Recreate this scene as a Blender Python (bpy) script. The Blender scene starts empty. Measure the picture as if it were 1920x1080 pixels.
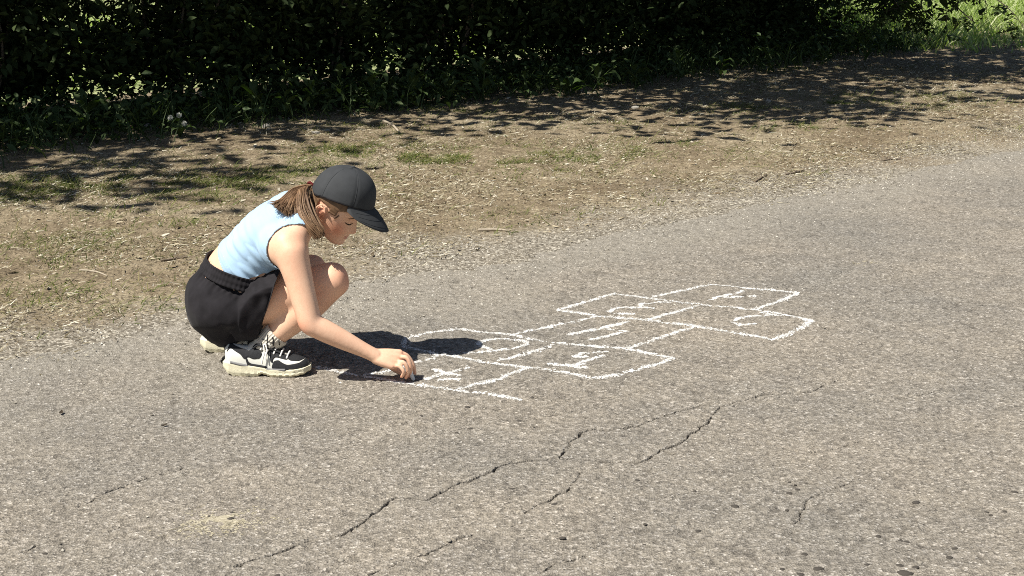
import bpy, bmesh, math, random
import numpy as np
from mathutils import Vector, Matrix

# ---------------------------------------------------------------- camera, sky, sun, exposure
scene = bpy.context.scene
C = scene.collection
CAM_H, PITCH, FPX = 1.45, math.radians(14.2), 2900.0
cam_d = bpy.data.cameras.new('camera')
cam_d.sensor_width = 36.0
cam_d.lens = 36.0 * FPX / 1920.0
cam_d.clip_end = 2000.0
cam = bpy.data.objects.new('camera', cam_d)
C.objects.link(cam)
cam.location = (0, 0, CAM_H)
cam.rotation_euler = (math.pi / 2 - PITCH, 0, 0)
scene.camera = cam

SUN_EL = math.radians(55.5)
SHADOW_AZ = math.radians(35.0)          # shadows fall to the right and away
sx, sy = -math.cos(SHADOW_AZ), -math.sin(SHADOW_AZ)   # horizontal direction towards the sun
world = bpy.data.worlds.new('World')
scene.world = world
world.use_nodes = True
wn = world.node_tree
sky = wn.nodes.new('ShaderNodeTexSky')
sky.sky_type = 'NISHITA'
sky.sun_disc = False
sky.sun_elevation = SUN_EL
sky.sun_rotation = math.atan2(sx, sy)
sky.air_density = 1.0
sky.dust_density = 1.0
bg = wn.nodes['Background']
wn.links.new(sky.outputs[0], bg.inputs[0])
bg.inputs[1].default_value = 0.05

sun_d = bpy.data.lights.new('sun', 'SUN')
sun_d.energy = 5.0
sun_d.angle = math.radians(0.5)
sun_d.color = (1.0, 0.95, 0.86)
sun = bpy.data.objects.new('sun', sun_d)
C.objects.link(sun)
to_sun = Vector((sx * math.cos(SUN_EL), sy * math.cos(SUN_EL), math.sin(SUN_EL)))
sun.rotation_euler = to_sun.to_track_quat('Z', 'Y').to_euler()
sun.location = to_sun * 30

scene.view_settings.view_transform = 'Standard'
scene.view_settings.look = 'None'
scene.view_settings.exposure = 0.5
scene.view_settings.gamma = 1.0
scene.view_settings.use_curve_mapping = False
scene.cycles.use_denoising = False      # keep the fine grain of asphalt and clippings
scene.cycles.filter_width = 1.0
scene.cycles.use_adaptive_sampling = False

# ---------------------------------------------------------------- helpers
rng = np.random.default_rng(7)
random.seed(7)
A3 = lambda *v: np.array(v, dtype=float)

def at(px, py, Y):
    """point at distance Y (metres in front of the viewpoint) seen in direction px,py of the photograph"""
    c, s = math.cos(PITCH), math.sin(PITCH)
    a, b = (px - 960) / FPX, (py - 540) / FPX
    k = Y / (c - b * s)
    return A3(a * k, Y, CAM_H + k * (-s - b * c))

def gp(px, py, z=0.0):
    """point on the ground (height z)"""
    c, s = math.cos(PITCH), math.sin(PITCH)
    a, b = (px - 960) / FPX, (py - 540) / FPX
    k = (CAM_H - z) / (s + b * c)
    return A3(a * k, k * (c - b * s), z)

def hash2(ix, iy, seed):
    h = (ix.astype(np.int64) * 374761393 + iy.astype(np.int64) * 668265263 + seed * 974634777) & 0xffffffff
    h = ((h ^ (h >> 13)) * 1274126177) & 0xffffffff
    h = h ^ (h >> 16)
    return (h & 0xffffff) / float(0xffffff)

def vnoise(x, y, seed=0):
    x = np.asarray(x, float); y = np.asarray(y, float)
    ix = np.floor(x).astype(np.int64); iy = np.floor(y).astype(np.int64)
    fx = x - ix; fy = y - iy
    fx = fx * fx * (3 - 2 * fx); fy = fy * fy * (3 - 2 * fy)
    a = hash2(ix, iy, seed); b = hash2(ix + 1, iy, seed)
    c = hash2(ix, iy + 1, seed); d = hash2(ix + 1, iy + 1, seed)
    return (a * (1 - fx) + b * fx) * (1 - fy) + (c * (1 - fx) + d * fx) * fy

def fbm(x, y, seed=0, octv=4):
    s = 0.0; a = 0.5; t = 0.0
    for k in range(octv):
        s = s + a * vnoise(x, y, seed + k * 17); t += a
        x = np.asarray(x) * 2.03 + 5.1; y = np.asarray(y) * 2.03 + 1.7; a *= 0.5
    return s / t

def vnoise3(p, seed=0):
    z = p[:, 2]; iz = np.floor(z).astype(np.int64); fz = z - iz; fz = fz * fz * (3 - 2 * fz)
    out = 0
    lo = vnoise(p[:, 0] + iz * 37.13, p[:, 1] + iz * 11.71, seed)
    hi = vnoise(p[:, 0] + (iz + 1) * 37.13, p[:, 1] + (iz + 1) * 11.71, seed)
    return lo * (1 - fz) + hi * fz

def sstep(a, b, x):
    t = np.clip((x - a) / (b - a), 0, 1)
    return t * t * (3 - 2 * t)

def build_mesh(name, verts, faces, smooth=True):
    """faces: list of index tuples or (n,3)/(n,4) array"""
    me = bpy.data.meshes.new(name)
    v = np.asarray(verts, dtype=np.float32).reshape(-1, 3)
    if isinstance(faces, np.ndarray):
        n, k = faces.shape
        me.vertices.add(len(v)); me.vertices.foreach_set('co', v.ravel())
        me.loops.add(n * k); me.loops.foreach_set('vertex_index', faces.astype(np.int32).ravel())
        me.polygons.add(n)
        me.polygons.foreach_set('loop_start', np.arange(0, n * k, k, dtype=np.int32))
        me.polygons.foreach_set('loop_total', np.full(n, k, dtype=np.int32))
        me.update(calc_edges=True)
        me.validate()
    else:
        me.from_pydata([tuple(map(float, q)) for q in v], [], faces)
        me.update()
    if smooth:
        me.polygons.foreach_set('use_smooth', np.ones(len(me.polygons), dtype=bool))
    return me

def link(name, me, mat=None, parent=None):
    o = bpy.data.objects.new(name, me)
    C.objects.link(o)
    if mat is not None and len(me.materials) == 0:
        me.materials.append(mat)
    if parent is not None:
        o.parent = parent
    return o

def root_of(o):
    while o.parent is not None:
        o = o.parent
    return o

def part(name, verts, faces, mat, parent, smooth=True):
    """a mesh part whose vertices are given in world coordinates; parents carry only a location"""
    v = np.asarray(verts, float).reshape(-1, 3) - np.array(root_of(parent).location)
    return link(name, build_mesh(name, v, faces, smooth), mat, parent)

def tag(o, label, cat, group=None):
    o['label'] = label; o['category'] = cat
    if group: o['group'] = group
    return o

def thing(name, label, cat, loc=(0, 0, 0), group=None):
    o = bpy.data.objects.new(name, None)
    o.empty_display_size = 0.1
    C.objects.link(o)
    o.location = tuple(map(float, loc))
    return tag(o, label, cat, group)

def structure(name, me, mat):
    o = link(name, me, mat); o['kind'] = 'structure'; return o

def stuff(name, me, mat, label, cat, parent=None):
    o = link(name, me, mat, parent); o['kind'] = 'stuff'
    o['label'] = label
    if parent is None: o['category'] = cat
    return o

# geometry makers -------------------------------------------------
def norm(v):
    v = np.asarray(v, float); return v / (np.linalg.norm(v) + 1e-12)

def catmull(vals, sub):
    P = np.asarray(vals, float)
    P = P.reshape(len(P), -1)
    ext = np.vstack([2 * P[0] - P[1], P, 2 * P[-1] - P[-2]])
    out = []
    for i in range(len(P) - 1):
        p0, p1, p2, p3 = ext[i:i + 4]
        for j in range(sub):
            t = j / sub
            out.append(0.5 * ((2 * p1) + (-p0 + p2) * t + (2 * p0 - 5 * p1 + 4 * p2 - p3) * t * t + (-p0 + 3 * p1 - 3 * p2 + p3) * t ** 3))
    out.append(P[-1])
    return np.array(out)

def loft(secs, n=32, sub=5, ref=(0, 1, 0), round_ends=True, expo=2.0, caps=True):
    """secs: (centre, a, b): elliptical sections, b along ref"""
    arr = np.array([[*c, a, b] for c, a, b in secs], float)
    S = catmull(arr, sub) if sub > 1 else arr
    cen = S[:, :3]; a = np.maximum(S[:, 3], 1e-4); b = np.maximum(S[:, 4], 1e-4)
    tan = np.gradient(cen, axis=0)
    tan /= np.linalg.norm(tan, axis=1, keepdims=True) + 1e-12
    if round_ends:
        k = 5
        def cap(c, t, a_, b_):
            r = min(a_, b_); res = []
            for j in range(k, 0, -1):
                ph = j / k * math.pi / 2 * 0.97
                res.append((c + t * r * 0.6 * math.sin(ph), a_ * math.cos(ph), b_ * math.cos(ph)))
            return res
        s0 = cap(cen[0], -tan[0], a[0], b[0]); s1 = cap(cen[-1], tan[-1], a[-1], b[-1])[::-1]
        cen = np.vstack([[q[0] for q in s0], cen, [q[0] for q in s1]])
        tan = np.vstack([np.tile(tan[0], (k, 1)), tan, np.tile(tan[-1], (k, 1))])
        a = np.concatenate([[q[1] for q in s0], a, [q[1] for q in s1]])
        b = np.concatenate([[q[2] for q in s0], b, [q[2] for q in s1]])
    ref = np.asarray(ref, float)
    B = ref - tan * (tan @ ref)[:, None]
    B /= np.linalg.norm(B, axis=1, keepdims=True) + 1e-12
    Ad = np.cross(tan, B)
    th = np.linspace(0, 2 * math.pi, n, endpoint=False)
    ct, st = np.cos(th), np.sin(th)
    cs = np.sign(ct) * np.abs(ct) ** (2 / expo); ss = np.sign(st) * np.abs(st) ** (2 / expo)
    V = cen[:, None, :] + Ad[:, None, :] * (a[:, None] * cs)[..., None] + B[:, None, :] * (b[:, None] * ss)[..., None]
    m = len(cen)
    V = V.reshape(-1, 3)
    i = np.arange(m - 1)[:, None] * n; j = np.arange(n)[None, :]; j2 = (j + 1) % n
    F = np.stack([i + j, i + j2, i + n + j2, i + n + j], -1).reshape(-1, 4)
    F = [tuple(q) for q in F.tolist()]
    if caps:
        F.append(tuple(range(n - 1, -1, -1))); F.append(tuple(range((m - 1) * n, m * n)))
    return V, F

def tube(pts, radii, n=16, sub=4, ref=None, round_ends=True):
    pts = [np.asarray(p, float) for p in pts]
    if np.isscalar(radii): radii = [radii] * len(pts)
    if ref is None:
        d = norm(pts[-1] - pts[0])
        ref = A3(0, 1, 0) if abs(d[1]) < 0.8 else A3(1, 0, 0.2)
    return loft([(p, r, r) for p, r in zip(pts, radii)], n=n, sub=sub, ref=ref, round_ends=round_ends)

def ellipsoid(c, ax, R=np.eye(3), nu=24, nv=16):
    """R rows are the three axes"""
    V = []; F = []
    for i in range(nv + 1):
        ph = math.pi * (0.003 + 0.994 * i / nv)
        for j in range(nu):
            t = 2 * math.pi * j / nu
            q = A3(ax[0] * math.sin(ph) * math.cos(t), ax[1] * math.sin(ph) * math.sin(t), ax[2] * math.cos(ph))
            V.append(np.asarray(c) + q @ R)
    for i in range(nv):
        for j in range(nu):
            F.append((i * nu + j, (i + 1) * nu + j, (i + 1) * nu + (j + 1) % nu, i * nu + (j + 1) % nu))
    F.append(tuple(range(nu))); F.append(tuple(range((nv + 1) * nu - 1, nv * nu - 1, -1)))
    return np.array(V), F

def join(parts):
    V = []; F = []; o = 0
    for v, f in parts:
        V.append(np.asarray(v, float).reshape(-1, 3))
        F += [tuple(int(i) + o for i in q) for q in (f.tolist() if isinstance(f, np.ndarray) else f)]
        o += len(V[-1])
    return np.vstack(V), F

def voxel_union(parts, voxel):
    V, F = join(parts)
    me = build_mesh('tmp', V, F, False)
    bm = bmesh.new(); bm.from_mesh(me)
    # make each shell point outwards
    bmesh.ops.recalc_face_normals(bm, faces=bm.faces[:])
    bm.to_mesh(me); bm.free()
    o = bpy.data.objects.new('tmp', me); C.objects.link(o)
    md = o.modifiers.new('r', 'REMESH'); md.mode = 'VOXEL'; md.voxel_size = voxel; md.adaptivity = 0.0
    dg = bpy.context.evaluated_depsgraph_get(); dg.update()
    ev = o.evaluated_get(dg); m2 = ev.to_mesh()
    n = len(m2.vertices); co = np.empty(n * 3, np.float32); m2.vertices.foreach_get('co', co)
    L = np.empty(len(m2.loops), np.int32); m2.loops.foreach_get('vertex_index', L)
    tot = np.empty(len(m2.polygons), np.int32); m2.polygons.foreach_get('loop_total', tot)
    st = np.empty(len(m2.polygons), np.int32); m2.polygons.foreach_get('loop_start', st)
    q = st[tot == 4]
    Fq = L[q[:, None] + np.arange(4)[None, :]]
    ev.to_mesh_clear()
    bpy.data.objects.remove(o); bpy.data.meshes.remove(me)
    return co.reshape(-1, 3).astype(float), Fq

def edges_of(F):
    k = F.shape[1]
    E = np.vstack([F[:, [i, (i + 1) % k]] for i in range(k)])
    E = np.sort(E, axis=1)
    return np.unique(E, axis=0)

def smooth_mesh(V, F, it=6, lam=0.5, mu=-0.52, w=None):
    E = edges_of(F); n = len(V)
    deg = np.bincount(E.ravel(), minlength=n).astype(float)[:, None] + 1e-9
    for k in range(it):
        for f in ((lam, mu) if mu else (lam,)):
            s = np.zeros_like(V)
            for ax in range(3):
                s[:, ax] = np.bincount(E[:, 0], V[E[:, 1], ax], n) + np.bincount(E[:, 1], V[E[:, 0], ax], n)
            d = (s / deg - V) * f
            if w is not None: d = d * w[:, None]
            V = V + d
    return V

def normals_of(V, F):
    d1 = V[F[:, 2]] - V[F[:, 0]]; d2 = V[F[:, 3 if F.shape[1] > 3 else 1]] - V[F[:, 1 if F.shape[1] > 3 else 0]]
    fn = np.cross(d1, d2)
    if F.shape[1] == 3: fn = np.cross(V[F[:, 1]] - V[F[:, 0]], V[F[:, 2]] - V[F[:, 0]])
    N = np.zeros_like(V)
    for k in range(F.shape[1]):
        for ax in range(3):
            N[:, ax] += np.bincount(F[:, k], fn[:, ax], len(V))
    return N / (np.linalg.norm(N, axis=1, keepdims=True) + 1e-12)

def submesh(V, F, keep):
    """keep: bool per vertex; faces whose corners are all kept"""
    f = F[keep[F].all(axis=1)]
    ids = np.unique(f); m = -np.ones(len(V), int); m[ids] = np.arange(len(ids))
    return ids, m[f]

def shell(Vo, F, th, N):
    """closed thin shell: outer surface Vo, inner moved inwards by th"""
    n = len(Vo)
    E = np.vstack([F[:, [i, (i + 1) % 4]] for i in range(4)])
    key = np.sort(E, axis=1)
    _, inv, cnt = np.unique(key, axis=0, return_inverse=True, return_counts=True)
    be = E[cnt[inv.ravel()] == 1]
    rim = np.stack([be[:, 1], be[:, 0], be[:, 0] + n, be[:, 1] + n], 1)
    return np.vstack([Vo, Vo - N * th]), np.vstack([F, F[:, ::-1] + n, rim])

# ---------------------------------------------------------------- materials
def new_mat(name, rough=0.8, spec=0.3):
    m = bpy.data.materials.new(name); m.use_nodes = True
    nt = m.node_tree; b = nt.nodes['Principled BSDF']
    b.inputs['Roughness'].default_value = rough
    b.inputs['Specular IOR Level'].default_value = spec
    return m, nt, b

def N_(nt, typ, **kw):
    n = nt.nodes.new(typ)
    for k, v in kw.items():
        if k in n.inputs.keys(): n.inputs[k].default_value = v
        else: setattr(n, k, v)
    return n

def ramp(nt, src, stops, interp='LINEAR'):
    r = nt.nodes.new('ShaderNodeValToRGB')
    r.color_ramp.interpolation = interp
    el = r.color_ramp.elements
    while len(el) < len(stops): el.new(0.5)
    for e, (p, c) in zip(el, stops):
        e.position = p
        e.color = (*c, 1) if not np.isscalar(c) else (c, c, c, 1)
    nt.links.new(src, r.inputs[0])
    return r.outputs[0]

def mixc(nt, fac, a, b, mode='MIX'):
    m = nt.nodes.new('ShaderNodeMix'); m.data_type = 'RGBA'; m.blend_type = mode
    for sock, v in ((m.inputs[0], fac), (m.inputs[6], a), (m.inputs[7], b)):
        if isinstance(v, (int, float)): sock.default_value = v
        elif isinstance(v, tuple): sock.default_value = (*v, 1) if len(v) == 3 else v
        else: nt.links.new(v, sock)
    return m.outputs[2]

def coords(nt, kind='Object', scale=None):
    tc = nt.nodes.new('ShaderNodeTexCoord')
    if scale is None: return tc.outputs[kind]
    mp = nt.nodes.new('ShaderNodeMapping'); mp.inputs['Scale'].default_value = scale
    nt.links.new(tc.outputs[kind], mp.inputs[0])
    return mp.outputs[0]

def noise(nt, vec, scale, detail=3.0, rough=0.55):
    n = N_(nt, 'ShaderNodeTexNoise', Scale=scale, Detail=detail, Roughness=rough)
    nt.links.new(vec, n.inputs['Vector'])
    return n.outputs['Fac']

def bump(nt, b, height, strength=0.5, dist=0.01, prev=None):
    n = N_(nt, 'ShaderNodeBump', Strength=strength, Distance=dist)
    nt.links.new(height, n.inputs['Height'])
    if prev is not None: nt.links.new(prev, n.inputs['Normal'])
    nt.links.new(n.outputs[0], b.inputs['Normal'])
    return n.outputs[0]

def plain(name, col, rough=0.8, spec=0.3, var=0.15, scale=60.0, bmp=0.0, bscale=400.0, bdist=0.002):
    m, nt, b = new_mat(name, rough, spec)
    v = coords(nt)
    f = noise(nt, v, scale)
    lo = tuple(c * (1 - var) for c in col); hi = tuple(min(1, c * (1 + var)) for c in col)
    nt.links.new(ramp(nt, f, [(0.3, lo), (0.7, hi)]), b.inputs['Base Color'])
    if bmp: bump(nt, b, noise(nt, v, bscale), bmp, bdist)
    return m
# ================================================================ road, verge, field
E0 = A3(-1.62, 4.695, 0); E1 = A3(3.03, 9.07, 0)
ud = norm(E1 - E0); nd = A3(-ud[1], ud[0], 0)            # along the road edge / towards the hedge
def st_of(x, y):
    return (x - E0[0]) * ud[0] + (y - E0[1]) * ud[1], (x - E0[0]) * nd[0] + (y - E0[1]) * nd[1]
def xy_of(s, t):
    return E0[0] + s * ud[0] + t * nd[0], E0[1] + s * ud[1] + t * nd[1]

crack_px = [
 [(440, 1062), (471, 1050), (506, 1041), (549, 1025), (580, 1011), (612, 1010), (640, 1003), (667, 987), (709, 958), (743, 932), (800, 938)],
 [(800, 938), (812, 931), (863, 905), (880, 902), (925, 884), (949, 869), (1001, 862), (1049, 859), (1059, 840), (1087, 812), (1105, 806), (1150, 804)],
 [(1150, 804), (1197, 798), (1224, 786), (1269, 771), (1330, 758)],
 [(1049, 859), (1087, 862), (1135, 867), (1204, 865), (1217, 860), (1238, 843), (1279, 829), (1301, 809), (1330, 788), (1350, 762), (1420, 742), (1526, 732), (1572, 711)],
 [(1238, 843), (1260, 850), (1300, 846)],
 [(700, 1075), (735, 1062), (774, 1046), (832, 1024), (887, 1003)], [(984, 960), (1028, 939), (1063, 922), (1080, 900), (1087, 884)],
 [(148, 950), (183, 932), (253, 904), (366, 869)], [(46, 1038), (67, 1024)], [(205, 997), (228, 988)],
 [(1010, 1075), (1042, 1054), (1097, 1042)], [(1491, 981), (1523, 932), (1561, 915), (1600, 902)], [(1500, 850), (1560, 842), (1620, 826)],
 [(1720, 742), (1760, 732), (1880, 728)],
]
crack_w = [1.0, 1.1, .9, 1.0, .5, .9, .8, .5, .4, .4, .6, .25, .3, .3]
def densify(pl, step=.025, jit=.008, seed=0):
    r_ = random.Random(seed); out = []
    for a_, b_ in zip(pl[:-1], pl[1:]):
        n = max(1, int(np.linalg.norm(b_ - a_) / step))
        for k in range(n):
            q = a_ + (b_ - a_) * k / n
            out.append(q + A3(r_.uniform(-jit, jit), r_.uniform(-jit, jit), 0) * (k > 0))
    out.append(pl[-1]); return np.array(out)
cracks = [densify([gp(*q) for q in pl], seed=i) for i, pl in enumerate(crack_px)]

def road_low(x, y):
    return .0035 * (fbm(x * .9, y * .9, 3) - .5)
def road_fine(x, y):
    return .0022 * (vnoise(x * 95, y * 95, 11) - .5) + .0026 * (vnoise(x * 48, y * 48, 12) - .5) + .0022 * (vnoise(x * 19, y * 19, 13) - .5)
def road_h(x, y):
    return road_low(x, y) + road_fine(x, y)

def axis_grid(lo, a, b, hi, fine, grow, far=None):
    """fine spacing between a and b, growing geometrically out to lo and hi"""
    mid = list(np.arange(a, b, fine)); d = fine; x = b; up_ = []
    while x < hi: up_.append(x); d = min(d * grow, 6.0); x += d
    d = fine; x = a - fine; dn_ = []
    while x > lo: dn_.append(x); d = min(d * grow, 6.0); x -= d
    return np.array(dn_[::-1] + mid + up_)
sg = axis_grid(-60, -.9, 2.3, 2.3001, .0082, 1.14)
d = .0082; x = sg[-1] + d; ex = []
while x < 6.8: ex.append(x); d = min(d * 1.004, .017); x += d
while x < 70: ex.append(x); d = min(d * 1.15, 6); x += d
sg = np.concatenate([sg, ex])
tg = np.concatenate([axis_grid(-14, -3.0, -1.0, -.9999, .0082, 1.17), np.arange(-.9895, .22, .0105), axis_grid(.22, .2205, .23, .62, .02, 1.3)[1:]])
tg = np.unique(np.round(tg, 5))
S_, T_ = np.meshgrid(sg, tg, indexing='ij')
X_, Y_ = xy_of(S_.ravel(), T_.ravel())
Z_ = road_h(X_, Y_)
def crack_field(X, Y):
    """0..1 depth profile of the cracks at the points, and distance to the nearest crack"""
    g_all = np.zeros(len(X)); d_all = np.full(len(X), 9.0)
    for pl, w in zip(cracks, crack_w):
        lo = pl.min(0) - .07; hi = pl.max(0) + .07
        sel = np.where((X > lo[0]) & (X < hi[0]) & (Y > lo[1]) & (Y < hi[1]))[0]
        if len(sel) == 0: continue
        P2 = np.stack([X[sel], Y[sel]], 1); best = np.full(len(sel), 9.0)
        for a_, b_ in zip(pl[:-1], pl[1:]):
            ab = (b_ - a_)[:2]; tt_ = np.clip(((P2 - a_[:2]) @ ab) / (ab @ ab + 1e-12), 0, 1)
            best = np.minimum(best, np.linalg.norm(P2 - a_[:2] - tt_[:, None] * ab, axis=1))
        wid = (.0010 + .0024 * vnoise(P2[:, 0] * 26, P2[:, 1] * 26, 40) ** 1.5) * (.4 + .6 * w)
        fade = .3 + .7 * sstep(.06, .26, vnoise(P2[:, 0] * 5, P2[:, 1] * 5, 41) + .25 * w)
        q = best + .0034 * (vnoise(P2[:, 0] * 170, P2[:, 1] * 170, 43) - .5)
        g_ = np.exp(-np.clip(np.abs(q / wid), 0, 6) ** 3) * fade + .22 * np.exp(-(best / .009) ** 2) * fade * vnoise(P2[:, 0] * 90, P2[:, 1] * 90, 44)
        g_all[sel] = np.maximum(g_all[sel], np.clip(g_, 0, 1)); d_all[sel] = np.minimum(d_all[sel], best)
    return g_all, d_all
# potholed little pits where stones have come out
pit = sstep(.80, .90, vnoise(X_ * 33, Y_ * 33, 61)) * sstep(.35, .6, fbm(X_ * 1.3, Y_ * 1.3, 62)) + sstep(.74, .86, vnoise(X_ * 64, Y_ * 64, 63))
Z_ = Z_ - .0034 * pit
_, dcr = crack_field(X_, Y_)
nS, nT = len(sg), len(tg)
i = np.arange(nS - 1)[:, None] * nT; j = np.arange(nT - 1)[None, :]
F_ = np.stack([i + j, i + nT + j, i + nT + j + 1, i + j + 1], -1).reshape(-1, 4)
near_crack = (dcr[F_] < .019).any(axis=1)
Fc_ = F_[near_crack]; F_ = F_[~near_crack]
# cells crossed by a crack are cut 4 x 4; their rims stay on the neighbours' edges
K = 4; w_ = np.arange(K + 1) / K; U, W = np.meshgrid(w_, w_, indexing='ij'); U = U.ravel(); W = W.ravel()
P0 = np.stack([X_, Y_, Z_], 1)
q4 = P0[Fc_]
sub = (q4[:, 0][:, None] * ((1 - U) * (1 - W))[None, :, None] + q4[:, 1][:, None] * (U * (1 - W))[None, :, None]
       + q4[:, 2][:, None] * (U * W)[None, :, None] + q4[:, 3][:, None] * ((1 - U) * W)[None, :, None]).reshape(-1, 3)
gcr, dc2 = crack_field(sub[:, 0], sub[:, 1])
gcr = gcr * sstep(.0185, .012, dc2)
sub[:, 2] -= .011 * gcr
ks = (K + 1) ** 2
a_ = np.arange(K)[:, None] * (K + 1) + np.arange(K)[None, :]
loc = np.stack([a_, a_ + K + 1, a_ + K + 2, a_ + 1], -1).reshape(-1, 4)
Fs = (np.arange(len(Fc_))[:, None, None] * ks + loc[None]).reshape(-1, 4) + len(P0)
road_me = build_mesh('road', np.vstack([P0, sub]), np.vstack([F_, Fs]))
def set_attr(me, name, arr):
    a_ = me.attributes.new(name, 'FLOAT', 'POINT'); a_.data.foreach_set('value', np.asarray(arr, np.float32))
set_attr(road_me, 'crack', np.concatenate([.30 * np.clip(pit, 0, 1), gcr]))
Xa = np.concatenate([X_, sub[:, 0]]); Ya = np.concatenate([Y_, sub[:, 1]])
edge_n = fbm(Xa * 2.2, Ya * 2.2, 71) - .5
set_attr(road_me, 'edge', sstep(-.75, .05, st_of(Xa, Ya)[1] + .9 * edge_n))

M_road, nt, b = new_mat('old_asphalt', 0.92, 0.2)
v = coords(nt)
def attr(nt, name):
    a_ = nt.nodes.new('ShaderNodeAttribute'); a_.attribute_name = name; return a_.outputs['Fac']
vo = N_(nt, 'ShaderNodeTexVoronoi', Scale=170.0, Randomness=1.0); nt.links.new(v, vo.inputs['Vector'])
vo2 = N_(nt, 'ShaderNodeTexVoronoi', Scale=100.0, Randomness=1.0); nt.links.new(v, vo2.inputs['Vector'])
sx_ = N_(nt, 'ShaderNodeSeparateColor'); nt.links.new(vo.outputs['Color'], sx_.inputs[0])
sx2 = N_(nt, 'ShaderNodeSeparateColor'); nt.links.new(vo2.outputs['Color'], sx2.inputs[0])
stone = ramp(nt, sx_.outputs[0], [(0.0, (0.068, 0.063, 0.057)), (0.2, (0.161, 0.148, 0.127)), (0.5, (0.250, 0.230, 0.198)), (0.8, (0.338, 0.312, 0.272)), (0.94, (0.44, 0.415, 0.375)), (1.0, (0.70, 0.67, 0.62))])
big = ramp(nt, sx2.outputs[1], [(0.0, (0.150, 0.139, 0.123)), (0.5, (0.264, 0.242, 0.206)), (0.9, (0.308, 0.280, 0.236)), (1.0, (0.54, 0.50, 0.45))])
col = mixc(nt, 0.42, stone, big)
patch = noise(nt, v, 1.1, 4); patch2 = noise(nt, v, 6.0, 4)
col = mixc(nt, 1.0, col, ramp(nt, patch, [(0.32, (0.86, 0.865, 0.87)), (0.68, (1.10, 1.06, 1.01))]), 'MULTIPLY')
col = mixc(nt, 1.0, col, ramp(nt, patch2, [(0.3, (0.90, 0.90, 0.905)), (0.7, (1.09, 1.08, 1.06))]), 'MULTIPLY')
# paler, dustier gravelly edge
dust = mixc(nt, 0.6, stone, (0.31, 0.285, 0.235))
col = mixc(nt, attr(nt, 'edge'), col, mixc(nt, 0.6, col, dust))
col = mixc(nt, attr(nt, 'crack'), col, (0.040, 0.035, 0.029))
nt.links.new(col, b.inputs['Base Color'])
p_ = bump(nt, b, vo.outputs['Distance'], 0.75, 0.004)
bump(nt, b, noise(nt, v, 300.0, 3), 0.6, 0.003, p_)
road = structure('road', road_me, M_road)
road_grid = (sg.copy(), tg.copy(), P0[:, 2].reshape(nS, nT).copy())
def road_mesh_z(x, y):
    s, t = st_of(x, y); sg, tg, Zg = road_grid; nS, nT = Zg.shape
    a_ = np.clip(np.searchsorted(sg, s) - 1, 0, nS - 2); c_ = np.clip(np.searchsorted(tg, t) - 1, 0, nT - 2)
    u = (s - sg[a_]) / (sg[a_ + 1] - sg[a_]); w = (t - tg[c_]) / (tg[c_ + 1] - tg[c_])
    return (Zg[a_, c_] * (1 - u) + Zg[a_ + 1, c_] * u) * (1 - w) + (Zg[a_, c_ + 1] * (1 - u) + Zg[a_ + 1, c_ + 1] * u) * w

# ---- verge of trodden soil, dry clippings and patchy grass ----------------
def verge_h(x, y):
    s, t = st_of(x, y)
    rag = .22 * (fbm(x * 1.6, y * 1.6, 81) - .5) + .10 * (fbm(x * 7, y * 7, 82) - .5)
    tt_ = t + rag
    h = -.030 + .034 * sstep(-.25, .10, tt_) + .030 * sstep(.05, 1.2, tt_) + .05 * sstep(1.5, 4.5, t) - .20 * sstep(4.8, 7.0, t)
    return h + (.022 * (fbm(x * 1.7, y * 1.7, 83) - .5) + .024 * (fbm(x * 9, y * 9, 84, 4) - .5)) * sstep(-.1, .6, t)
sg2 = axis_grid(-40, -1.5, 12.5, 45, .031, 1.14); tg2 = axis_grid(-.30, -.29, 4.6, 7.2, .025, 1.12)
S2, T2 = np.meshgrid(sg2, tg2, indexing='ij')
X2, Y2 = xy_of(S2.ravel(), T2.ravel())
Z2 = verge_h(X2, Y2)
n2 = len(tg2); i = np.arange(len(sg2) - 1)[:, None] * n2; j = np.arange(n2 - 1)[None, :]
F2 = np.stack([i + j, i + n2 + j, i + n2 + j + 1, i + j + 1], -1).reshape(-1, 4)
verge_me = build_mesh('verge', np.stack([X2, Y2, Z2], 1), F2)
set_attr(verge_me, 'gravelly', 1 - sstep(.0, .75, T2.ravel() + 1.0 * (fbm(X2 * 2.0, Y2 * 2.0, 72) - .5)))
M_soil, nt, b = new_mat('dry_trodden_soil', 0.95, 0.1)
v = coords(nt)
f1 = noise(nt, v, 1.6, 5); f2 = noise(nt, v, 13.0, 4); f3 = noise(nt, v, 90.0, 3)
col = ramp(nt, f1, [(0.3, (0.180, 0.143, 0.102)), (0.5, (0.235, 0.193, 0.140)), (0.7, (0.305, 0.262, 0.198))])
col = mixc(nt, 1.0, col, ramp(nt, f2, [(0.3, (0.74, 0.72, 0.68)), (0.7, (1.2, 1.2, 1.18))]), 'MULTIPLY')
col = mixc(nt, 1.0, col, ramp(nt, f3, [(0.3, (0.48, 0.46, 0.44)), (0.7, (1.5, 1.5, 1.42))]), 'MULTIPLY')
vo = N_(nt, 'ShaderNodeTexVoronoi', Scale=110.0, Randomness=1.0); nt.links.new(v, vo.inputs['Vector'])
sx_ = N_(nt, 'ShaderNodeSeparateColor'); nt.links.new(vo.outputs['Color'], sx_.inputs[0])
grv = ramp(nt, sx_.outputs[0], [(0.0, (0.07, 0.064, 0.053)), (0.3, (0.18, 0.163, 0.135)), (0.75, (0.32, 0.29, 0.24)), (1.0, (0.64, 0.60, 0.51))])
col = mixc(nt, attr(nt, 'gravelly'), col, mixc(nt, 0.85, col, grv))
nt.links.new(col, b.inputs['Base Color'])
p_ = bump(nt, b, f2, 0.7, 0.02)
bump(nt, b, noise(nt, v, 140.0, 4), 0.8, 0.008, p_)
verge = structure('verge', verge_me, M_soil)

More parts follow.
